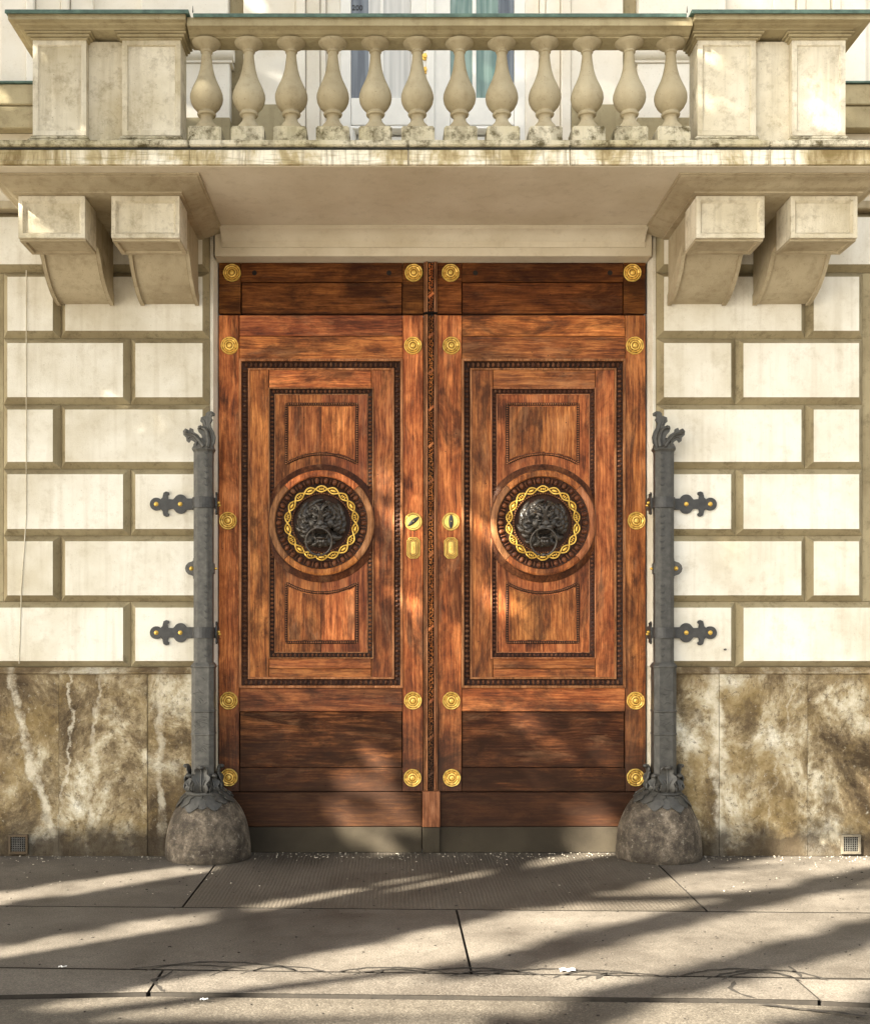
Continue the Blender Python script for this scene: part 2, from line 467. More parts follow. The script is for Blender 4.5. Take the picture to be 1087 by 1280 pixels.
def pave_mat(name, a, b, rib=False):
    t = NT(name)
    big = t.noise(t.scaled((1,1,1), rand=12), 1.6, 7, .62)
    c = t.ramp(big, [(.32, b), (.66, a)])
    f = t.noise(t.scaled((1,1,1)), 95, 6, .8)
    c = t.mix(t.math('MULTIPLY', t.ramp(f, [(.50, 0), (.60, 1)]), .65), c, (.024,.018,.012))
    c = t.mix(t.math('MULTIPLY', t.ramp(f, [(.38, 1), (.45, 0)]), .45), c, (.26,.225,.18))
    med = t.noise(t.scaled((1,1,1)), 11, 8, .75)
    c = t.mix(t.math('MULTIPLY', t.ramp(med, [(.48, 0), (.66, 1)]), .40), c, (.036,.027,.019))
    pits = t.voro(t.scaled((1,1,1)), 34)
    pm = t.noise(t.scaled((1,1,1)), 5, 3, .5)
    pf = t.math('MULTIPLY', t.mr(pits, .10, .16, 1, 0), t.ramp(pm, [(.5, 0), (.6, 1)]))
    c = t.mix(t.math('MULTIPLY', pf, .75), c, (.018,.014,.010))
    h = t.math('ADD', t.math('MULTIPLY', f, .8), t.math('MULTIPLY', pf, -1.2))
    h = t.math('ADD', h, t.math('MULTIPLY', t.noise(t.scaled((1,1,1)), 3, 5, .6), 2.0))
    if rib:
        wv = t.n.new('ShaderNodeTexWave'); wv.wave_type = 'BANDS'; wv.bands_direction = 'X'
        t.link(t.scaled((1, .30, 1)), wv.inputs['Vector'])
        wv.inputs['Scale'].default_value = 13.5; wv.inputs['Distortion'].default_value = 2.6; wv.inputs['Detail'].default_value = 2
        h = t.math('ADD', h, t.math('MULTIPLY', wv.outputs['Fac'], .38))
        c = t.mix(t.math('MULTIPLY', t.math('SUBTRACT', 1.0, wv.outputs['Fac']), .10), c, (.05,.04,.03))
    t.bump(h, .7, .006)
    return t.out(c, t.mr(big, .3, .7, .55, .75), spec=.4)
M['pave'] = pave_mat('brown_grey_pavement', (.128,.108,.086), (.050,.041,.032))
M['ribbed'] = pave_mat('ribbed_pavement', (.105,.086,.064), (.047,.038,.028), True)
M['kerb'] = pave_mat('kerb_granite', (.132,.112,.090), (.058,.048,.038))
M['road'] = pave_mat('road_asphalt', (.10,.083,.063), (.050,.041,.031))
M['bed'] = simple('joint_bed', (.022,.017,.012), .9)

# ------------------------------------------------------------------ THE GROUND
g = build('ground', MB().add([(-120,-120,-.05),(120,-120,-.05),(120,60,-.05),(-120,60,-.05)], [(0,1,2,3)]), M['bed'], recalc=False, kind='structure')
def line(p, q, x):   # y on the line p-q at x
    return p[1] + (q[1]-p[1])*(x-p[0])/(q[0]-p[0])
L1 = ((-2.55,-1.455), (2.40,-1.62))
L2 = ((-2.14,-2.66), (1.85,-2.83))
L3 = ((-1.30,-3.03), (1.20,-3.12))
pave = build('pavement', sbox(-20, 20, -3.3, .02, -.046, -.03), M['bed'], kind='structure')
G = .009
def slab(name, pts, mat, z1=0.0, z0=-.03, sub=True):
    m = MB().prism_z(pts, z0, z1)
    o = build(name, m, [mat, M['bed']], pave, bevel=.003, seg=1)
    for p in o.data.polygons: p.material_index = 0 if p.normal.z > .9 else 1
    return o
yw = .175
def sl(px0, py0, px1, py1):   # joint between two ground points seen in the picture
    def gp(px, py):
        d = EYE*FPX/(py-790); return (WX(px, d-CAMD), d-CAMD)
    return gp(px0, py0), gp(px1, py1)
A0, A1 = sl(252, 1091, 229, 1133)
B0, B1 = sl(836, 1085, 882, 1138)
C0, C1 = sl(571, 1141, 590, 1220)
xa_t, xb_t = A0[0]+.12, B0[0]-.05
slab('paving_slab', [(-12, line(*L1,-12)+.015), (A1[0]-G, line(*L1,A1[0])+.015), (A0[0]+.05-G, -.3), (-1.50, -.006), (-12, -.006)], M['pave'])
slab('paving_slab', [(A1[0]+G, line(*L1,A1[0])+.015), (B1[0]-G, line(*L1,B1[0])+.015), (B0[0]-.05-G, -.3), (1.47, -.006), (1.47, yw), (-1.49, yw), (-1.49,-.006), (A0[0]+.05+G, -.3)], M['ribbed'])
slab('paving_slab', [(B1[0]+G, line(*L1,B1[0])+.015), (12, line(*L1,12)+.015), (12, -.006), (1.48, -.006), (B0[0]-.05+G, -.3)], M['pave'])
slab('paving_slab', [(-12, line(*L2,-12)+.016), (C1[0]-G, line(*L2,C1[0])+.016), (C0[0]-G, line(*L1,C0[0])-G), (-12, line(*L1,-12)-G)], M['pave'])
slab('paving_slab', [(C1[0]+G, line(*L2,C1[0])+.016), (12, line(*L2,12)+.016), (12, line(*L1,12)-G), (C0[0]+G, line(*L1,C0[0])-G)], M['pave'])
# kerb stones: flush in front of the gate, one joint crossing at each broken corner
ks = [(-12,), (-5.6,), (-1.34,), (1.53,), (4.6,), (12,)]
kx = [-12, -5.6, -1.36, 1.55, 4.6, 12]
for i in range(5):
    x0, x1 = kx[i]+G, kx[i+1]-G
    n = 6
    top = [(x0+(x1-x0)*k/n, line(*L2, x0+(x1-x0)*k/n)-.016) for k in range(n+1)]
    yb = lambda x: line(*L3, x)+G - max(0, (-1.35-x))*.10*(1 if x > -3 else 0) - (.165 if x <= -3 else 0) - max(0, min(1, (x-1.5)))*.12
    bot = [(x0+(x1-x0)*k/n, yb(x0+(x1-x0)*k/n)) for k in range(n+1)]
    slab('kerb_stone', top + bot[::-1], M['kerb'], z1=.002 if i in (1, 2) else -.001)
rd = MB()
nr = 60
P = []
for a in range(2):
    P.append([( -40+80*k/nr, (-60 if a == 0 else line(*L3, -40+80*k/nr)-.030 - (max(0, min(.165,(-1.35+40-80*k/nr)*.10)) + max(0, min(1, (-40+80*k/nr-1.5)))*.12)), -.007) for k in range(nr+1)])
rd.grid(P)
build('road', rd, M['road'], recalc=False, kind='structure')

# cracks in the pavement: narrow open seams, dark, sitting along the kerb joint
def crack(pts, w=.006, z=.0035):
    m = MB(); V = []
    out = []
    for i in range(len(pts)-1):
        a, b = Vector(pts[i]), Vector(pts[i+1]); n = max(2, int((b-a).length/.03))
        for k in range(n): out.append(a+(b-a)*k/n)
    out.append(Vector(pts[-1]))
    P = [[], []]
    for i, p in enumerate(out):
        q = out[min(i+1, len(out)-1)]-out[max(i-1,0)]
        nrm = Vector((-q.y, q.x)).normalized()
        j = Vector((random.uniform(-1,1), random.uniform(-1,1)))*.006
        ww = w*random.uniform(.4,1.3)*(1 if 0 < i < len(out)-1 else .1)
        for s_, L in ((1,P[0]),(-1,P[1])):
            c = p+j+nrm*ww*s_
            L.append((c.x, c.y, z))
    m.grid(P); return m
def gp(px, py):
    d = EYE*FPX/(py-790); return (WX(px, d-CAMD), d-CAMD)
crk = MB()
def addm(m):
    crk.add(m.v, m.f)
arcs = [(155,310,1207,1214,1213),(180,385,1203,1215,1219),(262,372,1206,1222,1216),(300,420,1209,1219,1221),
        (415,560,1210,1217,1218),(440,545,1213,1220,1219),(520,670,1211,1218,1221),(560,690,1214,1222,1224),(600,780,1212,1222,1224),(690,808,1214,1224,1224),
        (842,1000,1212,1224,1226),(880,1035,1213,1226,1227),(900,1000,1216,1226,1228),(720,840,1217,1226,1225)]
for x0, x1, yt, yl, yr in arcs:
    n = 7
    pts = []
    for k in range(n+1):
        u = k/n
        yy = (yl+(yr-yl)*u) - ((yl+yr)/2-yt)*math.sin(PI*u)**.7
        pts.append(gp(x0+(x1-x0)*u, yy))
    addm(crack(pts, .0075))
for c_ in ([(215,1214),(205,1222),(192,1226),(200,1238),(206,1241)], [(918,1228),(912,1236),(925,1243),(945,1250)], [(940,1255),(1000,1262),(1040,1266),(1087,1272)], [(450,1216),(440,1212)], [(480,1213),(470,1219)],
           [(590,1215),(600,1222)], [(760,1216),(745,1225)], [(985,1208),(1003,1224)], [(330,1209),(318,1214)], [(640,1213),(655,1221)]):
    addm(crack([gp(*p) for p in c_], .010))
build('pavement_crack', crk, M['bed'], pave, recalc=False, kind='stuff')

# ------------------------------------------------------------------ FACADE
fac = thing('facade_wall', 'cream rusticated palace wall with bevelled blocks and stained stone plinth around the gate', 'wall', (0, .3, 0))
joints_z = [1.336, 1.80, 2.269, 2.743, 3.20, 3.67, 4.139, 4.56]
CH, DP = .043, .052
def block(x0, x1, z0, z1, chl=True, chr_=True, name='wall_block', cb=True):
    x0, x1 = min(x0,x1), max(x0,x1)
    g2 = .0008
    x0 += g2; x1 -= g2; z0 += g2; z1 -= g2
    a = CH if chl else 0; b = CH if chr_ else 0
    j = random.uniform(-.0015, .0015)
    v = [(x0+a, j, z0+CH), (x1-b, j, z0+CH), (x1-b, j, z1-CH), (x0+a, j, z1-CH),
         (x0, DP, z0), (x1, DP, z0), (x1, DP, z1), (x0, DP, z1),
         (x0, .10, z0), (x1, .10, z0), (x1, .10, z1), (x0, .10, z1)]
    m = MB(); m.cur = 0
    m.add(v, []); 
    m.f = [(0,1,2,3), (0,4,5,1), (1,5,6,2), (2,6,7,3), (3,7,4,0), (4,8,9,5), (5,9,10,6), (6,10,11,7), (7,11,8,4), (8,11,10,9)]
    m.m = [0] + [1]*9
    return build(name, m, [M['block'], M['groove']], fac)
for s in (-1, 1):
    for r in range(len(joints_z)-1):
        z0, z1 = joints_z[r], joints_z[r+1]
        J = 2.146 if r % 2 == 0 else 2.642
        if r == 6:
            block(s*1.585, s*5.2, z0, z1, s > 0, s < 0)
        elif r == 0:
            block(s*1.585, s*J, z0, z1); block(s*J, s*4.4, z0, z1)
        else:
            block(s*1.585, s*J, z0, z1); block(s*J, s*3.05, z0, z1)
    # recessed bay beyond the pier
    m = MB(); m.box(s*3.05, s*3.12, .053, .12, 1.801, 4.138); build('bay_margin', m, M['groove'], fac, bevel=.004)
    m = MB(); m.box(s*3.121, s*5.5, .11, .16, 1.80, 4.14); build('bay_panel', m, M['soffit'], fac)
    # backing wall
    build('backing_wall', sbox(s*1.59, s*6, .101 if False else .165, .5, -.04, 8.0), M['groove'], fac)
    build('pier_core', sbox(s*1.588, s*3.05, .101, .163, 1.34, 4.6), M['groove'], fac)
    # jamb: slim margin and splayed reveal
    m = MB().prism_z([(s*1.584, .054), (s*1.584, .30), (s*1.543, .30), (s*1.543, .139), (s*1.560, .048)], 1.34, 4.60)
    build('door_jamb', m, M['block'], fac, bevel=.002)
    m = MB().prism_z([(s*1.584, .020), (s*1.584, .30), (s*1.543, .30), (s*1.543, .139), (s*1.556, .026)], 0.0, 1.338)
    build('door_jamb', m, M['pier'], fac, bevel=.002)
    # plinth slabs
    for x0, x1, yy in ((1.586, 2.02, .014), (2.023, 2.645, .010), (2.648, 3.40, .013), (3.403, 4.3, .012)):
        m = MB()
        nx, nz = 8, 14
        P = []
        for a in range(nz+1):
            row = []
            for b_ in range(nx+1):
                X = s*(x0+(x1-x0)*b_/nx); Z = 0.0+1.285*a/nz
                e = min(b_, nx-b_, 2)/2
                yv = yy - .004*e*(mnoise.noise(Vector((X*5, 3, Z*5)))+.3)
                row.append((X, yv, Z))
            P.append(row)
        m.grid(P)
        # sides and back
        bx = MB().box(s*(x0+.0005), s*(x1-.0005), yy+.004, .12, 0, 1.284)
        m.add(bx.v, bx.f)
        build('plinth_slab', m, M['base'], fac, recalc=True)
    m = MB().prism_x([(.008,1.286),(-.004,1.292),(-.004,1.300),(.012,1.312),(.03,1.335),(.12,1.335),(.12,1.286)], s*1.587, s*4.3)
    build('plinth_moulding', m, M['base'], fac)
# lintel above the gate
build('lintel', sbox(-1.5425, 1.5425, .0, .30, 4.241, 4.60), M['soffit'], fac, bevel=.003)
# painted-over cable running down the left pier
m = MB().tube([(WX(33), -.004, z) for z in (4.14, 3.6, 3.0, 2.4)] + [(WX(27), -.004, 1.9), (WX(24), -.002, 1.36)], .0030, 6)
build('painted_cable', m, M['pier'], fac, smooth=60)
m = MB().lathe([(.0,-.03),(.008,-.03),(.008,-.028),(.006,0)], (WX(905), 0, WZ(812)), 8, 'y')
build('wall_peg', m, M['iron'], fac)

# upper storey behind the balustrade
for s in (-1, 1):
    # surround of the balcony window: nested margins
    for x0, x1, yy in ((.66, .76, .10), (.763, .80, .05), (.803, .90, .02), (.903, .97, -.02)):
        build('window_surround', sbox(s*x0, s*x1, yy, .16, 4.55, 8.0), M['upper'], fac, bevel=.006)
    build('wall_panel', sbox(s*.973, s*1.34, .0, .16, 5.31, 8.0), M['upper'], fac, bevel=.004)
    build('wall_dado', sbox(s*.973, s*1.34, -.02, .16, 4.55, 5.306), M['rail'], fac, bevel=.004)
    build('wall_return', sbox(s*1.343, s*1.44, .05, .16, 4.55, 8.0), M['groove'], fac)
    build('pilaster', sbox(s*1.443, s*2.05, -.05, .16, 5.70, 8.0), M['upper'], fac, bevel=.004)
    m = MB().tube([(s*1.40, -.05, 5.645), (s*2.10, -.05, 5.645)], .058, 14)
    m.box(s*1.41, s*2.09, -.07, .15, 5.575, 5.60)
    build('pilaster_base', m, M['upper'], fac, smooth=50)
    build('pilaster_pedestal', sbox(s*1.43, s*2.07, -.06, .16, 5.19, 5.574), M['upper'], fac, bevel=.004)
    build('pilaster_pedestal', sbox(s*1.425, s*2.075, -.075, .16, 4.55, 5.188), M['rail'], fac, bevel=.004)
    build('wall_panel', sbox(s*2.053, s*2.40, .03, .16, 4.62, 8.0), M['upper'], fac)
    for x0, x1, yy in ((2.40, 2.56, .0), (2.565, 2.62, -.03), (2.625, 2.80, -.015), (2.805, 2.86, -.05), (2.865, 3.05, -.02), (3.055, 3.6, .04)):
        build('window_surround', sbox(s*x0, s*x1, yy, .16, 5.42, 8.0), M['upper'], fac, bevel=.006)
    m = MB().box(s*2.10, s*5, -.12, .16, 5.258, 5.40); build('string_course', m, M['rail'], fac, bevel=.006)
    build('string_course', sbox(s*2.10, s*5, -.105, .16, 5.10, 5.254), M['rail'], fac, bevel=.006)
    build('course_flashing', sbox(s*2.10, s*5, -.135, .1, 5.402, 5.414), M['copper'], fac)
    build('wall_panel', sbox(s*2.10, s*5, -.02, .16, 4.62, 5.096), M['soffit'], fac)
    build('string_course', sbox(s*2.79, s*5.2, -.045, .16, 4.562, 4.618), M['bracket'], fac, bevel=.006)
win = build('balcony_window', MB().box(-.66, .66, .158, .17, 4.5, 8.0), M['white'], fac)
def wpart(name, mat, *b, bevel=.004): return build(name, sbox(*b), mat, win, bevel=bevel)
for x0, x1 in ((-.66,-.585), (-.155,-.03), (.0,.125), (.585,.66)):
    wpart('window_stile', M['white'], x0, x1, .10, .16, 4.55, 8.0)
wpart('window_astragal', M['white'], -.045, .015, .075, .099, 4.55, 8.0, bevel=.01)
for x0, x1 in ((-.583,-.157), (.127,.583)):
    wpart('window_rail', M['white'], x0, x1, .105, .16, 5.215, 5.41)
    m = MB().frame(x0-.01, x1+.01, 4.6, 5.20, [(0,.104),(.0,.088),(.02,.080),(.035,.100),(.045,.13),(.0,.13)])
    build('window_moulding', m, M['white'], win)
    wpart('window_panel', M['white'], x0+.05, x1-.05, .125, .155, 4.6, 5.14)
wpart('window_pane', M['pane_dark'], -.583, -.46, .135, .15, 5.41, 8.0, bevel=0)
wpart('window_pane', M['pane_grey'], -.459, -.157, .135, .15, 5.41, 8.0, bevel=0)
wpart('window_pane', M['pane_green'], .127, .47, .135, .15, 5.41, 8.0, bevel=0)
wpart('window_pane', M['pane_dark'], .471, .583, .135, .15, 5.41, 8.0, bevel=0)
wpart('glazing_bar', M['white'], .285, .312, .12, .151, 5.41, 8.0, bevel=.002)
wpart('glazing_bar', M['white'], -.372, -.352, .12, .151, 5.41, 8.0, bevel=.002)
tc = bpy.data.curves.new('number', 'FONT'); tc.body = '200'; tc.size = .052; tc.extrude = .0008; tc.align_x = 'CENTER'
to_ = bpy.data.objects.new('number_tmp', tc); COL.objects.link(to_)
nm = bpy.data.meshes.new_from_object(to_.evaluated_get(bpy.context.evaluated_depsgraph_get())); bpy.data.objects.remove(to_)
nm.materials.clear(); nm.materials.append(M['gap'])
no = bpy.data.objects.new('number_sticker', nm); COL.objects.link(no); no.parent = win
no.rotation_euler = (R(90), 0, 0); no.location = Vector((WX(446.5, .13), .133, WZ(12.0, .13))) - ORG[fac.name]
for z in (WZ(71, .1), WZ(88, .1)):
    m = MB().lathe([(.0,-.022),(.012,-.022),(.016,-.012),(.024,-.010),(.026,0),(.0,.0)], (-.055, .075 if False else .099, z), 16, 'y')
    build('window_lock', m, M['gold'], win, smooth=40)

# ------------------------------------------------------------------ BALCONY
bal = thing('balcony', 'cream stone balcony with twelve bulbous balusters on scrolled brackets above the gate', 'balcony', (0, -.5, 4.415))
ZS = 4.415
build('slab', sbox(-2.80, 2.80, -1.115, -.052, ZS, 4.516), M['soffit'], bal, bevel=.003)
nf = 5
fx = [-2.80, -1.57, -.05, .545, 1.9, 2.80]
fx = [-2.80, -1.52, -.193, .787, 2.0, 2.80]
for i in range(nf):
    m = MB().prism_x([(-1.116,ZS+.004),(-1.138,ZS+.004),(-1.138,ZS+.026),(-1.128,ZS+.034),(-1.128,4.512),(-1.116,4.512)], fx[i]+(.006 if i in (2, 3) else .0015), fx[i+1]-(.005 if i in (1, 2) else .0015))
    build('slab_fascia', m, M['slab'], bal, bevel=.002)
build('slab_dark_strip', sbox(-2.81, 2.81, -1.122, -.06, 4.517, 4.529), M['dark_trim'], bal)  # thin near-black strip between the fascia and the top course
m = MB()
P = []
for i in range(5):
    build('slab_top_course', sbox(fx[i]+.001, fx[i+1]-.001, -1.146, -.06, 4.530, 4.566), M['plinth_worn'], bal, bevel=.006, seg=2)
m = MB().box(-1.60, 1.60, -1.062, -.845, 4.567, 4.602)
build('baluster_kerb', m, M['plinth_worn'], bal, bevel=.01, seg=2)
YB = -.95
prof = [(.0,0),(.074,0),(.074,.012),(.066,.030),(.050,.048),(.041,.062),(.038,.082),(.043,.092),(.055,.096),(.059,.105),(.055,.113),(.050,.117),(.052,.122),(.066,.132),
        (.084,.152),(.097,.178),(.102,.205),(.100,.228),(.090,.258),(.076,.288),(.062,.318),(.051,.350),(.042,.385),(.036,.425),(.032,.458),(.0305,.480),(.031,.486),(.037,.489),(.038,.496),(.034,.501),
        (.040,.507),(.055,.518),(.074,.530),(.087,.541),(.090,.550),(.0,.550)]
bm_ = MB(); bm_.lathe(prof, (0,0,0), 28)
bx0 = -1.444
proto = None
for i in range(12):
    X = bx0 + .2626*i
    if proto is None:
        m = MB().lathe(prof, (X, YB, 4.701), 28)
        proto = build('baluster', m, M['baluster'], bal, smooth=32, loc=(X, YB, 4.701))
        m = MB().box(X-.102, X+.102, YB-.084, YB+.084, 4.603, 4.702)
        pp = build('baluster_plinth', m, M['plinth_worn'], bal, bevel=.008, seg=2, loc=(X, YB, 4.603))
    else:
        c = cp(proto, bal, proto.location + Vector((.2626*i + random.uniform(-.003,.003), random.uniform(-.003,.003), 0)))
        c.rotation_euler = (0,0,random.uniform(0,6))
        c = cp(pp, bal, pp.location + Vector((.2626*i, 0, 0)))
        c.rotation_euler = (0,0,random.uniform(-.02,.02))
# piers
YP = -1.0
def pier(x0, x1, s):
    x0, x1 = sorted((s*x0, s*x1))
    p = build('pier', sbox(x0, x1, YP+.012, YP+.20, 4.567, 5.262), M['pier'], bal, bevel=.002)
    m = MB().frame(x0, x1, 4.655, 5.245, [(0,YP+.011),(0,YP),(.030,YP),(.036,YP+.011)])
    build('panel_border', m, M['pier'], p)
    m = MB().frame(x0-.028, x1+.028, 4.0, 5.0, [(0,0)]) if False else MB()
    for e, z0, z1 in ((.030, 4.567, 4.625), (.016, 4.626, 4.648)):
        m.box(x0-e, x1+e, YP-e, YP+.2, z0, z1)
    build('pier_base', m, M['plinth_worn'], p, bevel=.007, seg=2)
    m = MB()
    for e, z0, z1 in ((.012, 5.243, 5.256), (.028, 5.257, 5.272), (.042, 5.273, 5.284)):
        m.box(x0-e, x1+e, YP-e, YP+.2, z0, z1)
    build('pier_cap', m, M['rail'], p, bevel=.004)
for s in (-1, 1):
    pier(1.597, 1.957, s); pier(2.18, 2.510, s)
    build('pier_recess', sbox(s*1.958, s*2.179, -.945, -.82, 4.567, 5.262), M['pier'], bal)
    build('recess_base', sbox(s*1.99, s*2.148, -.975, -.946, 4.567, 4.61), M['plinth_worn'], bal, bevel=.006)
    build('return_parapet', sbox(s*2.24, s*2.47, -.799, -.054, 4.567, 5.262), M['pier'], bal)
def coping(x0, x1, yf, yb, z_in, name='coping', endl=0, endr=0):
    # fascia + stepped underside
    prof_ = [(yf+.085, z_in), (yf+.085, z_in+.006), (yf+.060, z_in+.012), (yf+.035, z_in+.024), (yf+.025, z_in+.026), (yf+.012, z_in+.030), (yf, z_in+.032), (yf, 5.334), (yb, 5.334), (yb, z_in)]
    m = MB().prism_x(prof_, x0, x1)
    return build(name, m, M['rail'], bal)
# middle rail
coping(-1.54, 1.54, -1.095, -.862, 5.252)
m = MB().box(-1.585, 1.585, -1.035, -.868, 5.2515, 5.2525); 
for s in (-1, 1):
    a, b = sorted((s*1.541, s*2.62))
    m = MB()
    prof_ = [(0,5.285),(.006,5.290),(.04,5.294),(.05,5.300),(.085,5.303),(.085,5.336)]
    rings = []
    xi0, xi1, yi = (a+.085, b-.02, -1.045) if s < 0 else (a+.02, b-.085, -1.045)
    for e, z in prof_:
        if s < 0: x0_, x1_ = a+.085-e, b+.0-.02+e*.2
        else: x0_, x1_ = a+.02-e*.2, b-.085+e
        rings.append([(x0_, yi-e, z), (x1_, yi-e, z), (x1_, -.80, z), (x0_, -.80, z)])
    m.loft(rings)
    build('coping', m, M['rail'], bal)
    # return coping
    rings = []
    for e, z in prof_:
        x0_, x1_ = sorted((s*(2.26-e*.5), s*(2.535+e)))
        rings.append([(x0_, -.799, z), (x1_, -.799, z), (x1_, -.056, z), (x0_, -.056, z)])
    m = MB(); m.loft(rings); build('coping', m, M['rail'], bal)
    m = MB().box(a-.012 if s < 0 else a-.02, b+.02 if s < 0 else b+.012, -1.150, -.79, 5.337, 5.353)
    m.box(a-.012 if s < 0 else a-.02, b+.02 if s < 0 else b+.012, -1.152, -1.146, 5.328, 5.345)
    build('coping_flashing', m, M['copper'], bal, bevel=.002)
    build('coping_flashing', sbox(s*2.2, s*2.632, -.789, -.06, 5.337, 5.353), M['copper'], bal, bevel=.002)
    build('flashing_spike', MB().lathe([(.0,0),(.004,0),(.001,.04),(0,.04)], (s*1.50, -1.12, 5.35), 6), M['dark_trim'], bal)
m = MB().box(-1.5, 1.5, -1.112, -.85, 5.337, 5.350).box(-1.5, 1.5, -1.114, -1.108, 5.326, 5.343)
build('coping_flashing', m, M['copper'], bal, bevel=.002)

# bracket caps, brackets and coves under the slab
def ringrect(x0, x1, yf, z, yb=-.002): return [(x0, yf, z), (x1, yf, z), (x1, yb, z), (x0, yb, z)]
cymaf = [(0,0),(.012,.0),(.012,.008),(.020,.010),(.034,.013),(.055,.020),(.080,.031),(.105,.040),(.130,.044),(.135,.046),(.135,.050),(.150,.051),(.150,.0592)]
for s in (-1, 1):
    m = MB(); rings = []
    for e, h in cymaf:
        x0_, x1_ = sorted((s*(1.64-.012-e), s*(2.66+.01+e*.72)))
        rings.append(ringrect(x0_, x1_, -.845-e*1.2, 4.355+h))
    m.loft(rings)
    cap = build('bracket_cap', m, M['bracket'], bal, smooth=28)
    for xi, xo in ((1.64, 2.07), (2.24, 2.66)):
        a, b = sorted((s*xi, s*xo))
        body = [(-.80+.012,4.354),(-.80+.012,4.087),(-.535,4.087),(-.530,4.118),(-.505,4.146),(-.478,4.160),(-.445,4.158),(-.412,4.140),(-.376,4.108),(-.335,4.058),(-.285,4.012),(-.225,3.970),(-.155,3.935),(-.09,3.914),(-.045,3.905),(-.02,3.902),(-.002,3.900),(-.002,4.354)]
        br = build('bracket', MB().prism_x(body, a+.018, b-.018), M['bracket'], bal, bevel=.003)
        # ribs along the scroll edges
        sc = body[3:17]
        for e0, e1 in ((a+.010, a+.036), (b-.036, b-.010)):
            outl = [(y-.008, z-.013) for y, z in sc]
            m = MB().prism_x(outl + [(-.006, 3.96), (-.40, 4.18), (-.50, 4.18)], e0, e1)
            build('bracket_rib', m, M['bracket'], br, bevel=.002)
        # block head with framed front and framed underside
        m = MB().box(a, b, -.79, -.535, 4.094, 4.3535)
        build('bracket_head', m, M['pier'], br, bevel=.002)
        m = MB().frame(a-.001, b+.001, 4.088, 4.353, [(0,-.789),(0,-.812),(.026,-.812),(.040,-.791)])
        build('head_border', m, M['pier'], br)
        rings = []
        for e, z in ((0,4.0935),(0,4.074),(.026,4.074),(.036,4.0935)):
            rings.append([(a+e,-.788+e,z),(b-e,-.788+e,z),(b-e,-.532-e,z),(a+e,-.532-e,z)])
        m = MB(); m.loft(rings, loop=True)
        build('head_border', m, M['bracket'], br)
# cove along the wall between the bracket pairs
pf = [(-.002, 4.300),(-.012,4.300),(-.012,4.338),(-.022,4.345),(-.030,4.352),(-.045,4.368),(-.070,4.386),(-.100,4.396),(-.112,4.398),(-.112,4.404),(-.125,4.405),(-.125,4.4142),(-.002,4.4142)]
m = MB().prism_x(pf, -1.49, 1.49)
build('wall_cove', m, M['soffit'], bal, smooth=28)

# ------------------------------------------------------------------ THE GATE
YD = 0.14
K = (CAMD+YD)/FPX
def DX(px): return (px-490)*K + CAMX
def DZ(py): return (790-py)*K + EYE
CXD = DX(540)
def leaf_x(s, px): # px measured on the left leaf; mirrored for the right
    x = DX(px) - CXD
    return CXD + (x if s < 0 else -x)
def scallop_disc(c, r, seg=64):
    # rosette with eight soft petals and concentric rings
    prof_ = [(1.0,.0),(1.0,-.006),(.93,-.010),(.86,-.009),(.80,-.005),(.72,-.012),(.62,-.010),(.56,-.007),(.50,-.014),(.40,-.015),(.34,-.010),(.28,-.012),(.2,-.018),(.08,-.020),(.03,-.014),(.0,-.014)]
    m = MB(); rings = []
    for q, h in prof_:
        ring = []
        for k in range(seg):
            a = 2*PI*k/seg
            amp = .030*abs(math.cos(4*a)) if q > .5 else .0
            rr = r*q*(1 - .02 + amp) if q > .9 else r*q*(1+amp*.5)
            hh = h - (.003*abs(math.cos(4*a)) if .5 < q < .95 else 0)
            ring.append((c[0]+rr*math.cos(a), c[1]+hh*1.15, c[2]+rr*math.sin(a)))
        rings.append(ring)
    m.loft(rings); return m
ros_proto = []
def rosette(parent, x, z, y=YD):
    r = .064
    if not ros_proto:
        m = scallop_disc((x, y, z), r)
        o = build('brass_rosette', m, M['brass'], parent, smooth=30, loc=(x, y, z))
        ros_proto.append(o); return o
    o = ros_proto[0].copy(); COL.objects.link(o); o.parent = parent
    o.location = Vector((x, y, z)) - ORG[root_of(parent).name]
    o.rotation_euler = (0, random.uniform(0, .8), 0)
    return o

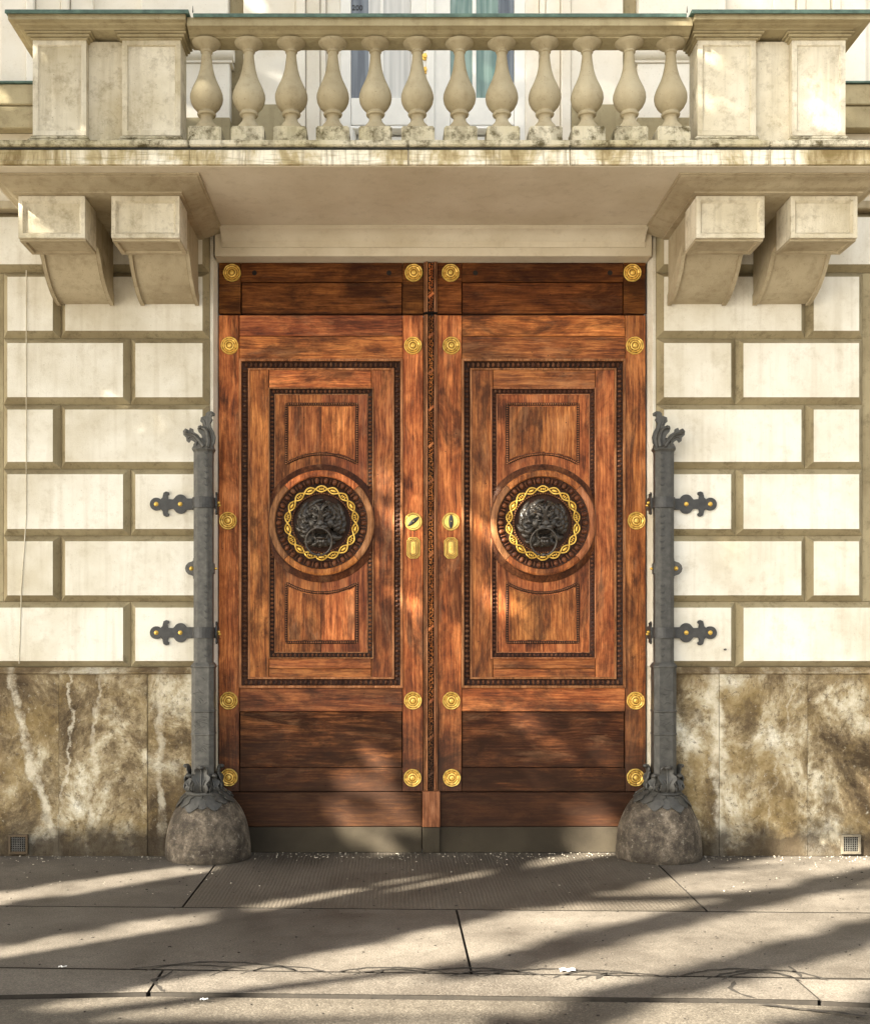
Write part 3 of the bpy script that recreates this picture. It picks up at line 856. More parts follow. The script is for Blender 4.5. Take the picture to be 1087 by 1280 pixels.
# ---- lion head mesh (shared)
def lion_mesh():
    m = MB()
    E = m.ellipsoid
    E((0,.0,0), (.150,.040,.155), 28, 14)
    E((0,-.055,.045), (.082,.060,.068), 24, 14)
    E((0,-.055,-.02), (.076,.062,.070), 24, 14)
    # flat nose bridge widening from brow to nostrils, muzzle, whisker pads
    for q in range(9):
        u = q/8
        E((0, -.108-.052*u, .066-.070*u), (.021+.004*abs(2*u-1), .020, .020), 14, 8)
    E((0,-.168,-.010), (.030,.012,.010), 16, 10)
    E((0,-.170,-.020), (.018,.011,.010), 16, 10)
    E((0,-.128,-.034), (.046,.044,.028), 18, 12)
    for s in (-1, 1):
        E((s*.024,-.150,-.040), (.030,.024,.021), 16, 10)
        E((s*.018,-.171,-.014), (.010,.008,.007), 10, 6)
        m.tube([(s*.010,-.134,.034),(s*.030,-.136,.047),(s*.052,-.124,.062),(s*.074,-.098,.066)], [.010,.014,.014,.006], 12)
        m.tube([(s*.030,-.122,.066),(s*.052,-.108,.080),(s*.070,-.090,.082)], [.010,.012,.006], 10)
        E((s*.056,-.080,-.004), (.036,.034,.044), 18, 12)
        m.tube([(s*.026,-.126,.010),(s*.046,-.114,.012),(s*.066,-.094,.026)], [.007,.009,.006], 10)
        E((s*.040,-.111,.029), (.012,.010,.008), 12, 8)
        m.tube([(s*.008,-.112,.085),(s*.016,-.114,.105),(s*.034,-.100,.122),(s*.052,-.085,.118)], [.012,.013,.011,.006], 10)
        m.tube([(s*.044,-.134,-.050),(s*.056,-.112,-.070),(s*.050,-.095,-.100),(s*.030,-.10,-.120)], [.013,.013,.012,.010], 10)
        E((s*.092,-.062,.078), (.026,.016,.024), 14, 10)
    E((0,-.112,-.112), (.032,.030,.014), 16, 10)
    for q in (-1, 0, 1): m.tube([(q*.016,-.105,-.118),(q*.020,-.108,-.140),(q*.012,-.098,-.162)], [.013,.012,.005], 10)
    # mane: rows of broad curling locks, parted at the crown and hanging at the sides
    rnd = random.Random(4)
    for layer, (n, r0, r1, y0, y1, w) in enumerate(((19, .090, .180, -.022, -.018, .026), (17, .086, .150, -.060, -.044, .023), (11, .078, .118, -.082, -.070, .015))):
        for k in range(n):
            a = 2*PI*(k+.5*(layer % 2))/n + rnd.uniform(-.05,.05)
            if layer >= 1 and math.sin(a) < -.50: continue
            if layer == 2 and math.sin(a) < -.1: continue
            up = math.sin(a)
            sd = 1 if math.cos(a) >= 0 else -1
            sw = -sd*(.30 if up > -.2 else .18) * rnd.uniform(.7,1.2)
            rr = r1*rnd.uniform(.93,1.03) * (.93 if up > .8 else 1)
            pts = []; rad = []
            for q in range(9):
                u = q/8
                r_ = r0+(rr-r0)*math.sin(u*1.45)
                aa = a + sw*(math.sin(u*PI*1.25))*(1 if q < 7 else .8)
                yy = y0+(y1-y0)*u - .020*math.sin(u*PI*.9)
                pts.append((r_*math.cos(aa), yy, r_*math.sin(aa))); rad.append(w*(.60+.45*math.sin(PI*min(1,u*.9+.12)))*(1-.50*u**3))
            m.tube(pts, rad, 10)
            # a groove-making strand laid on each lock
            m.tube([(p[0]*1.0, p[1]-rad[i_]*.75, p[2]) for i_, p in enumerate(pts)], [r_*.34 for r_ in rad], 6)
    me = bpy.data.meshes.new('lion_src'); me.from_pydata(m.v, [], m.f)
    b = bmesh.new(); b.from_mesh(me); bmesh.ops.recalc_face_normals(b, faces=b.faces); b.to_mesh(me); b.free()
    o = bpy.data.objects.new('lion_src', me); COL.objects.link(o)
    md = o.modifiers.new('r', 'REMESH'); md.mode = 'VOXEL'; md.voxel_size = .0027; md.use_smooth_shade = True
    sm = o.modifiers.new('s', 'SMOOTH'); sm.iterations = 2; sm.factor = .5
    dg = bpy.context.evaluated_depsgraph_get()
    out = bpy.data.meshes.new_from_object(o.evaluated_get(dg))
    bpy.data.objects.remove(o); bpy.data.meshes.remove(me)
    out.name = 'lion_head'
    out.materials.clear(); out.materials.append(M['bronze'])
    out.shade_smooth()
    return out
LION = lion_mesh()

def circ(cx, cz, r, a0, a1, n): return [(cx+r*math.cos(a0+(a1-a0)*k/n), cz+r*math.sin(a0+(a1-a0)*k/n)) for k in range(n+1)]

def make_leaf(s):
    side = 'left' if s < 0 else 'right'
    lab = ('left leaf of the oak gate, carved panels, lion knocker, ribbon-carved central batten' if s < 0 else
           'right leaf of the oak gate, carved panels and lion knocker, dark worn lower boards')
    t = thing('gate_leaf', lab, 'door', (leaf_x(s, 405), YD, 0), 'leaves of the oak gate')
    def X(px): return leaf_x(s, px)
    def bd(name, x0, x1, y0, y1, mat, f=YD, d=.05, bev=.0022):
        return build(name, sbox(X(x0)+0, X(x1), f+random.uniform(-.0008,.0008), f+d, DZ(y0), DZ(y1)), mat, t, bevel=bev)
    g_ = .35
    inner = 529
    # backing
    build('core', sbox(X(273.5), X(538.5), YD+.052, YD+.09, .012, DZ(393.5)), M['gap'], t)
    bd('stile', 273.5, 299-g_, 394, 989.5, M['wv'])
    bd('stile', 503+g_, inner-g_ if s < 0 else 533.4, 394, 989.5, M['wv'])
    bd('rail', 299+g_, 503-g_, 394, 420-g_, M['wh'])
    bd('rail', 299+g_, 503-g_, 420+g_, 449, M['wh'])
    bd('rail', 299+g_, 503-g_, 860, 889.5, M['wh'])
    bd('panel_board', 300, 502, 890.5, 959.5, M['wdark'], YD+.009)
    bd('rail', 299+g_, 503-g_, 960.2, 989.5, M['wdark'])
    bd('plinth_board', 275, 527 if s < 0 else 534, 990.5, 1033, M['wdark'], YD-.020, .07, .004)
    bd('kick_plate', 275, 527 if s < 0 else 534, 1033.6, 1065.4, M['kick'], YD-.016, .06, .003)
    # outer carved frame
    x0, x1 = sorted((X(299), X(503.5))); z0, z1 = DZ(860), DZ(449)
    k = K
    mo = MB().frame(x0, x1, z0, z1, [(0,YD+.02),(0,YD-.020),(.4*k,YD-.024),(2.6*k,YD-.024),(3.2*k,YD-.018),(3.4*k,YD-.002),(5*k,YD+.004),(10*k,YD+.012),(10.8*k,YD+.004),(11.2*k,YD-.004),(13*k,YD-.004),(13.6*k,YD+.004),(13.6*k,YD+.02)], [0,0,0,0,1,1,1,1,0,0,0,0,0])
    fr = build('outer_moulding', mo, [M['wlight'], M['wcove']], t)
    mc = MB()
    def run(x0, x1, z0, z1, ins, pitch, rx, ry, ry2, y, alt=False):
        # small carved tongues all round a rectangle, inset by ins
        a, b, c, d = x0+ins, x1-ins, z0+ins, z1-ins
        nx = int((b-a-.02)/pitch); nz = int((d-c-.02)/pitch)
        for q in range(nx+1):
            xx = a+.01+(b-a-.02)*q/nx
            for zz in (c, d): mc.ellipsoid((xx, y, zz), (rx, ry, ry2), 6, 4)
        for q in range(1, nz):
            zz = c+.01+(d-c-.02)*q/nz
            for xx in (a, b): mc.ellipsoid((xx, y, zz), (ry2, ry, rx), 6, 4)
    run(x0, x1, z0, z1, 6.9*k, 6.2*k, 1.9*k, .014, 3.3*k, YD+.004)
    build('moulding_carving', mc, M['wcarve'], fr, smooth=60, kind='stuff')
    # flat inner frame
    bd('panel_rail', 336+g_, 464-g_, 461, 485, M['wh'], YD+.006)
    bd('panel_rail', 336+g_, 464-g_, 823.5, 836, M['wh'], YD+.006)
    bd('panel_rail', 336+g_, 464-g_, 836.5, 849, M['wh'], YD+.008)
    bd('panel_stile', 311, 336-g_, 461, 849, M['wv'], YD+.006)
    bd('panel_stile', 464+g_, 492, 461, 849, M['wv'], YD+.006)
    # inner carved frame
    x0, x1 = sorted((X(335.5), X(467))); z0, z1 = DZ(823.5), DZ(484.5)
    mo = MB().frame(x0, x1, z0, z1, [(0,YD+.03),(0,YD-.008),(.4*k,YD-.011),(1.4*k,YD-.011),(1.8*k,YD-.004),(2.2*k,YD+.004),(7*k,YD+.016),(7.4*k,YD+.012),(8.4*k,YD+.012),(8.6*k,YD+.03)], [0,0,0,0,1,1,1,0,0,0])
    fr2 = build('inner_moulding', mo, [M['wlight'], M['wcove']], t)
    mc = MB()
    run(x0, x1, z0, z1, 4.5*k, 5.2*k, 1.7*k, .010, 2.2*k, YD+.006)
    build('moulding_carving', mc, M['wcarve'], fr2, smooth=60, kind='stuff')
    # field boards (two) behind
    bd('field_board', 343, 401-g_*.6, 491, 817, M['wv'], YD+.018)
    bd('field_board', 401+g_*.6, 460, 491, 817, M['wv'], YD+.018)
    # raised tablets with a bead line; concave towards the medallion
    cx, cz = 402.0, 654.0
    for up in (1, -1):
        yo = 504.5 if up > 0 else 803
        L_, R_ = 357.5, 446
        ra = 87.0
        n = 20
        arc = []
        for q in range(n+1):
            px = R_+(L_-R_)*q/n
            arc.append((px, cz - up*math.sqrt(ra*ra-(px-cx)**2)))
        outline = [(L_, yo), (R_, yo)] + arc
        # closed polyline L_,yo -> R_,yo -> arc back to L_
        for (e, half) in ((0, 0), (0, 1)):
            ins = 3.4
            pts = []
            seam = 401.5
            lo, hi = (L_+ins, seam-.4) if half == 0 else (seam+.4, R_-ins)
            pts = [(lo, yo+up*ins), (hi, yo+up*ins)]
            for q in range(11):
                px = hi+(lo-hi)*q/10
                pts.append((px, cz - up*math.sqrt((ra+ins)**2-(px-cx)**2)))
            build('tablet_board', MB().prism([(X(a), DZ(b)) for a, b in pts], YD+.0125, YD+.03), M['wv'], t, bevel=.0015)
        # groove strip and beads
        bead = MB(); strip = MB()
        loop = [(L_, yo), (R_, yo)] + arc[:]
        # resample
        dense = []
        for q in range(len(loop)):
            a, b = loop[q], loop[(q+1) % len(loop)]
            dd = math.hypot(b[0]-a[0], b[1]-a[1])
            if dd < .1: continue
            nn = max(1, round(dd/2.9))
            for w in range(nn):
                u = w/nn; dense.append((a[0]+(b[0]-a[0])*u, a[1]+(b[1]-a[1])*u))
        pts3 = [(X(a), YD+.0120, DZ(b)) for a, b in dense]
        strip.tube([(p[0], YD+.0215, p[2]) for p in pts3], 2.1*k, 6, loop=True)
        so = build('tablet_beading', strip, M['gap'], t, smooth=60)
        for p in pts3: bead.ellipsoid(p, (1.15*k, .007, 1.15*k), 6, 4)
        build('bead', bead, M['wlight'], so, smooth=80, kind='stuff')
    # medallion
    mx, mz = X(cx), DZ(cz)
    dr = MB().lathe([(60*k,.03),(74*k,.012),(73.5*k,.008),(71*k,.002),(69*k,-.006),(67*k,-.012),(66.3*k,-.020),(60*k,-.020),(59*k,-.020),(59*k,.020),(0,.020)], (mx, YD, mz), 96, 'y')
    dr.v = [(min(max(a_, mx-66.2*k), mx+66.2*k), b_, c_) for a_, b_, c_ in dr.v]
    med = build('medallion', dr, M['wcarve'], t, smooth=25)
    seg = 4
    ringparts = 4
    ring_prof = [(65.5*k,-.012),(65.5*k,-.034),(64.5*k,-.038),(62*k,-.041),(58.5*k,-.040),(57.6*k,-.034),(57.4*k,-.006)]
    for q in range(ringparts):
        a0 = q*PI/2+ .78 + .006; a1 = (q+1)*PI/2 + .78 - .006
        rings = []
        n = 24
        for w in range(n+1):
            a = a0+(a1-a0)*w/n
            rings.append([(mx+r*math.cos(a), YD+y, mz+r*math.sin(a)) for r, y in ring_prof])
        m = MB(); m.loft(rings)
        build('medallion_rim', m, M['wlight'] if q % 2 else M['wv'], med, smooth=30)
    m = MB().lathe([(58*k,.02),(57.5*k,-.026),(56*k,-.022),(50*k,-.006),(48.5*k,-.008),(48*k,-.014),(47.4*k,-.014),(47*k,-.008),(38*k,-.008),(37.6*k,-.012),(36*k,-.012),(35.6*k,.006),(0,.006),(0,.02)], (mx, YD, mz), 96, 'y')
    build('medallion_dish', m, M['wcove'], med, smooth=25)
    m = MB()
    for q in range(30):
        a = 2*PI*q/30
        n0 = len(m.v)
        m.ellipsoid((0,0,0), (3.1*k, .014, 3.9*k), 8, 6)
        m.transform(Matrix.Translation((mx+53*k*math.cos(a), YD-.018, mz+53*k*math.sin(a))) @ Matrix.Rotation(-(a-PI/2), 4, 'Y'), n0)
        a += PI/30
        n0 = len(m.v)
        m.ellipsoid((0,0,0), (1.1*k, .012, 4.2*k), 6, 4)
        m.transform(Matrix.Translation((mx+52.5*k*math.cos(a), YD-.015, mz+52.5*k*math.sin(a))) @ Matrix.Rotation(-(a-PI/2), 4, 'Y'), n0)
    build('egg_and_dart', m, M['wcarve'], med, smooth=80, kind='stuff')
    m = MB()
    for q in range(76):
        a = 2*PI*q/76
        m.ellipsoid((mx+36.8*k*math.cos(a), YD-.013, mz+36.8*k*math.sin(a)), (1.1*k,.007,1.1*k), 6, 4)
    build('bead', m, M['wlight'], med, smooth=80, kind='stuff')
    m = MB()
    N = 180
    for sg in (1, -1):
        pts = []
        for q in range(N):
            a = 2*PI*q/N
            r = (42.6 + sg*3.7*math.sin(9*a))*k
            pts.append((mx+r*math.cos(a), YD-.016+sg*.004*math.cos(9*a), mz+r*math.sin(a)))
        m.tube(pts, 1.05*k, 6, loop=True)
    for q in range(18):
        a = 2*PI*(q+.5)/18
        n0 = len(m.v)
        if q % 2: m.ellipsoid((0,0,0), (3.9*k,.007,1.7*k), 10, 6)
        else:
            for w in (-1, 0, 1): m.ellipsoid((w*2.4*k,0,0), (1.0*k,.006,1.9*k), 8, 4)
        m.transform(Matrix.Translation((mx+42.6*k*math.cos(a), YD-.012, mz+42.6*k*math.sin(a))) @ Matrix.Rotation(-(a-PI/2), 4, 'Y'), n0)
    build('gilt_guilloche', m, M['gold'], med, smooth=60)
    lo = bpy.data.objects.new('lion_head', LION); COL.objects.link(lo); lo.parent = t
    lo.location = Vector((mx, YD+.005, mz-.002)) - ORG[t.name]
    lo['label'] = 'blackened bronze lion head knocker with a ring in its mouth'
    m = MB()
    pts = []
    for q in range(48):
        a = 2*PI*q/48
        dz = 16.4*k*math.sin(a); pts.append((mx-.012+16.0*k*math.cos(a), YD-.140-.03*(dz/(16.4*k)) , mz-25*k+dz))
    m.tube(pts, [.0062 + .002*abs(math.sin(2*PI*q/48*1-PI/2))*(1 if q > 24 else .2) for q in range(48)], 10, loop=True)
    m.ellipsoid((mx-.012, YD-.128, mz-41*k), (.013,.012,.013), 10, 8)
    build('knocker_ring', m, M['bronze'], lo, smooth=60).location = Vector((0,0,0)) - lo.location
    # rosettes
    for px, py in ((287, 432), (516, 432), (285, 651), (286, 876), (516, 876), (286, 972), (515.5, 972.5)):
        rosette(t, X(px), DZ(py), YD)
    # lock furniture
    kx = X(516.5)
    m = MB().lathe([(0,0),(11.2*k,0),(11.2*k,-.005),(10.2*k,-.010),(8.8*k,-.008),(8.2*k,-.010),(0,-.010)], (kx, YD, DZ(652)), 40, 'y')
    e = build('escutcheon', m, M['brass'], t, smooth=30)
    m = MB()
    m.tube([(kx+8.8*k*math.cos(q*PI/16), YD-.0095, DZ(652)+8.8*k*math.sin(q*PI/16)) for q in range(32)], .0014, 5, loop=True)
    build('engraved_line', m, M['engrave'], e)
    n0 = 0
    m = MB(); m.ellipsoid((0,0,0), (3.0*k if s > 0 else 2.7*k, .010, 8.6*k), 14, 8)
    if s < 0: m.transform(Matrix.Rotation(R(52), 4, 'Y'))
    m.transform(Matrix.Translation((kx, YD-.013, DZ(652))))
    build('keyhole_cover', m, M['iron_dark'], e, smooth=60)
    m = MB().ellipsoid((kx, YD-.024, DZ(652)), (.004,.004,.004), 8, 6)
    build('cover_rivet', m, M['brass'], e, smooth=60)
    w, h, c_ = 8.4*k, 13.2*k, 4*k
    def octo(f): 
        W, H, C = w*f, h-(1-f)*w, c_*f
        return [(W-C,-H),(W,-H+C),(W,H-C),(W-C,H),(-W+C,H),(-W,H-C),(-W,-H+C),(-W+C,-H)]
    m = MB(); rings = []
    for f, y in ((1,0),(1,-.006),(.92,-.009),(.84,-.006),(.78,-.006),(.66,-.011),(.56,-.008),(.42,-.008),(.34,-.013),(.2,-.014)):
        rings.append([(kx+a, YD+y, DZ(685)+b) for a, b in octo(f)])
    m.loft(rings)
    lp = build('lock_plate', m, M['brass'], t)
    m = MB()
    for f, yy_ in ((.86, -.0075), (.60, -.0105), (.38, -.011)):
        m.tube([(kx+a, YD+yy_, DZ(685)+b) for a, b in octo(f)], .0016, 5, loop=True)
    build('engraved_line', m, M['engrave'], lp)
    build('lock_keyhole', MB().ellipsoid((kx, YD-.014, DZ(685)), (.006,.003,.014), 10, 6), M['gold'], lp, smooth=60)
    return t
leafL = make_leaf(-1)
leafR = make_leaf(1)
build('core', MB().box(CXD-.002, CXD+.05, YD+.03, YD+.051, .012, DZ(393.5)), M['gap'], leafR)
# central batten belongs to the left leaf
def batten(parent, py0, py1, name='batten'):
    z0, z1 = DZ(py1), DZ(py0)
    x0, x1 = DX(529.6), DX(546.2)
    b = build(name, sbox(x0, x1, YD-.018, YD+.049, z0, z1), M['gap'], parent)
    for a0, a1, yy in ((529.6, 531.3, -.026), (531.9, 534.2, -.036), (542.3, 544.2, -.036), (544.6, 546.2, -.026)):
        build('batten_fillet', sbox(DX(a0), DX(a1), YD+yy, YD-.019, z0, z1), M['wlight'], b, bevel=.002, seg=2)
    m = MB(); rnd = random.Random(5)
    cxm = DX(538.3)
    z = z0+.01
    i = 0
    while z < z1-.008:
        for q in (-1, 1):
            n0 = len(m.v)
            m.ellipsoid((0,0,0), (.0046, .011, .0090), 6, 4)
            m.transform(Matrix.Translation((cxm + q*.0095 + rnd.uniform(-.004,.004), YD-.022, z+rnd.uniform(-.004,.004))) @ Matrix.Rotation(rnd.uniform(-1.2,1.2), 4, 'Y'), n0)
        if i % 2 == 0: m.ellipsoid((cxm+rnd.uniform(-.006,.006), YD-.024, z), (.006,.008,.006), 6, 4)
        z += .0135; i += 1
    build('batten_carving', m, M['wv'], b, smooth=70, kind='stuff')
    z = z0+.12
    while z < z1-.05:
        m = MB(); m.box(-.027, .027, -.008, .006, -.011, .011)
        m.transform(Matrix.Translation((cxm, YD-.026, z)) @ Matrix.Rotation(R(-38), 4, 'Y'))
        m.v = [(min(max(a, DX(534.6)), DX(542.0)), b_, c) for a, b_, c in m.v]
        build('carved_ribbon', m, M['wv'], b)
        z += .262
    return b
batten(leafL, 394.4, 988)
build('batten_base', sbox(DX(527.6), DX(549.4), YD-.042, YD+.04, DZ(1033), DZ(988.6)), M['wlight'], leafL, bevel=.003)
build('batten_base', sbox(DX(527.8), DX(549.2), YD-.039, YD+.04, 0.004, DZ(1033.6)), M['kick'], leafL, bevel=.003)

tr = thing('gate_transom', 'oak fixed panel, balcony shade in its colour, across the top of the gate, under the balcony', 'transom', (CXD, YD, DZ(391.6)))
for s in (-1, 1):
    def X(px): return leaf_x(s, px)
    def bd(name, x0, x1, y0, y1, mat, f=YD, d=.05): return build(name, sbox(X(x0), X(x1), f, f+d, DZ(y0), DZ(y1)), mat, tr, bevel=.002)
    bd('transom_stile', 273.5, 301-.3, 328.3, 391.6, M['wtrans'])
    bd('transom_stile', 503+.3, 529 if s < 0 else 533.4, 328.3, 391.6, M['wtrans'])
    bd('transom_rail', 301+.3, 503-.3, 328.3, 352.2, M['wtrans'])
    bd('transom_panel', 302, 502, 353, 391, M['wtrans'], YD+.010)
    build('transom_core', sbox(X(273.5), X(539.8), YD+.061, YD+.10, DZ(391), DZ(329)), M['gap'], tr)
    for px in (290, 517): rosette(tr, X(px), DZ(341), YD)
    m = MB()
    for px in (318, 486): m.lathe([(0,-.003),(3.2*K,-.003),(2.6*K,.002),(0,.002)], (X(px), YD, DZ(341)), 12, 'y')
    build('bolt_hole', m, M['gap'], tr)
batten(tr, 328.6, 391.0)

# ------------------------------------------------------------------ IRON GUARD POSTS ON GUARD STONES
def leaf_sheet(m, center, side, lobes=3, width=.05, thick=.004, cup=.25, n=16, depthdir=None, lobe_amp=.28):
    """acanthus-like leaf: centre line points, side vector, serrated width"""
    C = [Vector(p) for p in center]
    # resample
    out = []
    L = [0]
    for i in range(1, len(C)): L.append(L[-1]+(C[i]-C[i-1]).length)
    for i in range(n+1):
        d = L[-1]*i/n
        k = 0
        while k < len(L)-2 and L[k+1] < d: k += 1
        u = (d-L[k])/max(1e-9, L[k+1]-L[k])
        p0 = C[max(k-1,0)]; p1 = C[k]; p2 = C[k+1]; p3 = C[min(k+2,len(C)-1)]
        out.append(.5*((2*p1)+(-p0+p2)*u+(2*p0-5*p1+4*p2-p3)*u*u+(-p0+3*p1-3*p2+p3)*u**3))
    P = []
    side = Vector(side).normalized()
    for i, c in enumerate(out):
        u = i/n
        t = (out[min(i+1,n)]-out[max(i-1,0)]).normalized()
        nn = t.cross(side).normalized()
        w = width*(math.sin(PI*min(1, .12+u*.88))**.7) * (1-lobe_amp + lobe_amp*abs(math.sin(u*PI*lobes+.4))*1.3) * (1.0 if u < .98 else .25)
        row = []
        for j in range(7):
            v = (j-3)/3
            row.append(c + side*w*v + nn*(cup*w*(v*v) - .035*w*math.cos(v*PI*3)))
        P.append(row)
    m.grid(P, thick)
def rot2(p, a): return (p[0]*math.cos(a)-p[1]*math.sin(a), p[0]*math.sin(a)+p[1]*math.cos(a))

def acanthus_basket(cx, cy, z):
    m = MB()
    m.cur = 1
    m.lathe([(0,0),(.080,0),(.090,.012),(.092,.05),(.082,.09),(.079,.11),(.0,.11)], (cx,cy,z), 32)
    m.cur = 0
    for k in range(8):
        a = 2*PI*k/8 - PI/2
        T_ = (-math.sin(a), math.cos(a), 0)
        hgt = 1.0 if k % 2 == 0 else .66
        base = [(.098,.0),(.116,.030),(.112,.075),(.098,.115),(.097,.150),(.108,.178),(.126,.180),(.130,.164)]
        pts = [(cx+r*math.cos(a), cy+r*math.sin(a), z+h*hgt) for r, h in base]
        leaf_sheet(m, pts, T_, 3, .058 if k % 2 == 0 else .046, .008, -.40, 20, lobe_amp=.34)
        m.tube([(p[0]+.008*math.cos(a), p[1]+.008*math.sin(a), p[2]) for p in pts[:6]], [.007,.006,.005,.005,.005,.004], 6)
        for q in (-1, 1):
            m.tube([(cx+(.122-.002*i_)*math.cos(a)+q*T_[0]*(.008+.011*i_), cy+(.122-.002*i_)*math.sin(a)+q*T_[1]*(.008+.011*i_), z+(.050+.020*i_)*hgt) for i_ in range(3)], [.005,.005,.003], 5)
        m.ellipsoid((cx+.124*math.cos(a), cy+.124*math.sin(a), z+.174*hgt), (.021,.021,.015), 10, 8)
        a2 = a+PI/8
        pts = []
        for q in range(14):
            th = 2*PI*q/14
            lx, lz = .019*math.cos(th), .019*math.sin(th)
            pts.append((cx+.118*math.cos(a2)-math.sin(a2)*lx, cy+.118*math.sin(a2)+math.cos(a2)*lx, z+.036+lz))
        m.tube(pts, .008, 6, loop=True)
        m.cur = 1
        m.ellipsoid((cx+.108*math.cos(a2), cy+.108*math.sin(a2), z+.036), (.016,.016,.016), 8, 6)
        m.cur = 0
    return m
def dome_r(z): return .300*math.sqrt(max(0, 1-(z/.50)**2.4))
def make_post(s):
    cx, cy = s*1.607, -.075
    sx, sy = s*1.580, -.05
    w = 'left' if s < 0 else 'right'
    st = MB()
    prof_ = [(.0,0),(.292,0),(.300,.02)] + [(dome_r(.05+.37*k/14), .05+.37*k/14) for k in range(15)] + [(.0,.425)]
    st.lathe(prof_, (0,0,0), 64, sy=.90)
    st.v = [(x*(1+.02*mnoise.noise(Vector((x*6+s*9,y*6,z*6)))) + sx, y*(1+.03*mnoise.noise(Vector((x*5,y*5+s*3,z*5)))) + sy, max(0,z)) for x, y, z in st.v]
    stone = build('guard_stone', st, M['guard'], loc=(sx, sy, 0), smooth=50,
                  label='rounded worn stone under the iron post, %s of the gate' % w, category='guard stone', group='guard stones beside the gate')
    lab = ('dark grey iron guard post at the left edge of the gate, leaf crown curling left' if s < 0 else
           'darker iron guard post at the right edge of the gate, leaf crown curling right')
    t = thing('iron_guard_post', lab, 'guard post', (cx, cy, .41), 'iron guard posts beside the gate')
    IR = M['iron'] if s < 0 else M['iron_dark2']
    # collar of leaves draped over the stone
    m = MB()
    c2x, c2y = cx-(.015*s if True else 0), cy
    for k in range(14):
        a = 2*PI*(k+.5)/14
        rr = [(.100,.440),(.135,.430),(.165,.408),(.188,.375),(.203,.338),(.207,.322)]
        ln = 1 if k % 2 else .88
        pts = []
        for r, h in rr:
            r2 = .10+(r-.10)*ln
            dx, dy = r2*math.cos(a), r2*math.sin(a)*.92
            px_, py_ = c2x+dx, c2y+dy
            d = math.hypot((px_-sx), (py_-sy)/.90)
            # height of the stone surface under this point
            z_ = .50*max(0, 1-(d/.300)**2)**(1/2.4)
            pts.append((px_, py_, max(min(h+.02, z_+.014), z_+.010)))
        leaf_sheet(m, pts, (-math.sin(a), math.cos(a), 0), 2, .062, .005, -.12, 14, lobe_amp=.30)
    m.lathe([(.0,-.01),(.125,-.01),(.105,.012),(.0,.012)], (c2x, c2y, .432), 32)
    build('leaf_collar', m, M['iron_dark2'], t, smooth=40)
    m = MB().lathe([(0,.0),(.122,0),(.130,.009),(.122,.020),(.100,.026),(0,.026)], (cx,cy,.452), 32)
    build('foot_ring', m, IR, t, smooth=40)
    m = acanthus_basket(cx, cy, .474)
    build('acanthus_foot', m, [M['iron_dark2'], M['cavity']], t, smooth=40)
    oct_ = lambda r, z, f=.42: [(cx+r*a, cy+r*b, z) for a, b in ((-1,-f),(-f,-1),(f,-1),(1,-f),(1,f),(f,1),(-f,1),(-1,f))]
    m = MB(); rings = []
    for r, z in ((.078,.56),(.078,.865),(.0815,.868),(.0815,.880),(.078,.883),(.078,1.025),(.0815,1.028),(.0815,1.04),(.078,1.043),(.078,1.335),(.083,1.338),(.083,1.35),(.068,1.372)):
        rings.append(oct_(r, z, .62))
    m.loft(rings)
    slv = build('sleeve', m, IR, t, bevel=.0015)
    # cast relief on the sleeve: stroke-like scratches
    rnd = random.Random(int(s)+20); m = MB()
    for k in range(26):
        x = cx+rnd.uniform(-.045,.045); z = rnd.choice([rnd.uniform(1.06,1.30), rnd.uniform(.9,1.0), rnd.uniform(.7,.85)])
        a = rnd.uniform(-1,1); l = rnd.uniform(.012,.03)
        p = [(x-l*math.cos(a), cy-.0785, z-l*math.sin(a)), (x, cy-.079, z+rnd.uniform(-.008,.008)), (x+l*math.cos(a), cy-.0785, z+l*math.sin(a))]
        m.tube(p, .0028, 5)
    build('cast_relief', m, IR, slv, kind='stuff')
    m = MB(); rings = []
    for r, z in ((.066,1.365),(.066,2.84),(.070,2.846),(.078,2.856),(.078,2.868),(.070,2.874),(.066,2.90),(.030,2.915)):
        rings.append(oct_(r, z, .50))
    m.loft(rings)
    sh = build('shaft', m, IR, t, bevel=.004, seg=2)
    m = MB()
    z = 1.42
    while z < 2.83:
        if not any(abs(z-q) < .10 for q in (WZ(630), WZ(792), WZ(711))):
            x = cx - s*.026
            m.tube([(x-.012, cy-.067, z+.004), (x, cy-.0685, z-.006), (x+.013, cy-.067, z-.004), (x+.016, cy-.067, z+.012)], .0034, 5)
        z += .044
    build('scale_mark', m, M['iron_dark'], sh)
    # straps
    for py, nb in ((630, 0), (791, 1)):
        z = WZ(py, -.02)
        u = lambda d: s*(1.607+d)
        hw = .042
        def arc(cx_, cz_, r, a0, a1, n=8): return [(cx_+r*math.cos(R(a0+(a1-a0)*k/n)), cz_+r*math.sin(R(a0+(a1-a0)*k/n))) for k in range(n+1)]
        top = [(.06, hw*.9), (.13, hw*.9)] + arc(.175, hw*.55, .044, 150, 30) + [(.225, hw*.75), (.262, hw*.80)] + [(.268,.060),(.255,.070),(.258,.083),(.275,.088),(.292,.080),(.297,.062),(.300,.046),(.312,.034)] + arc(.345, 0, .044, 135, 0)
        pts = top + [(a, -b) for a, b in top[::-1][1:]]
        m = MB().prism([(s*(1.607+a), z+b) for a, b in pts], -.016, -.004)
        m2 = MB(); 
        pl = build('strap_plate', m, M['iron_dark'], t, bevel=.0015)
        rings = []
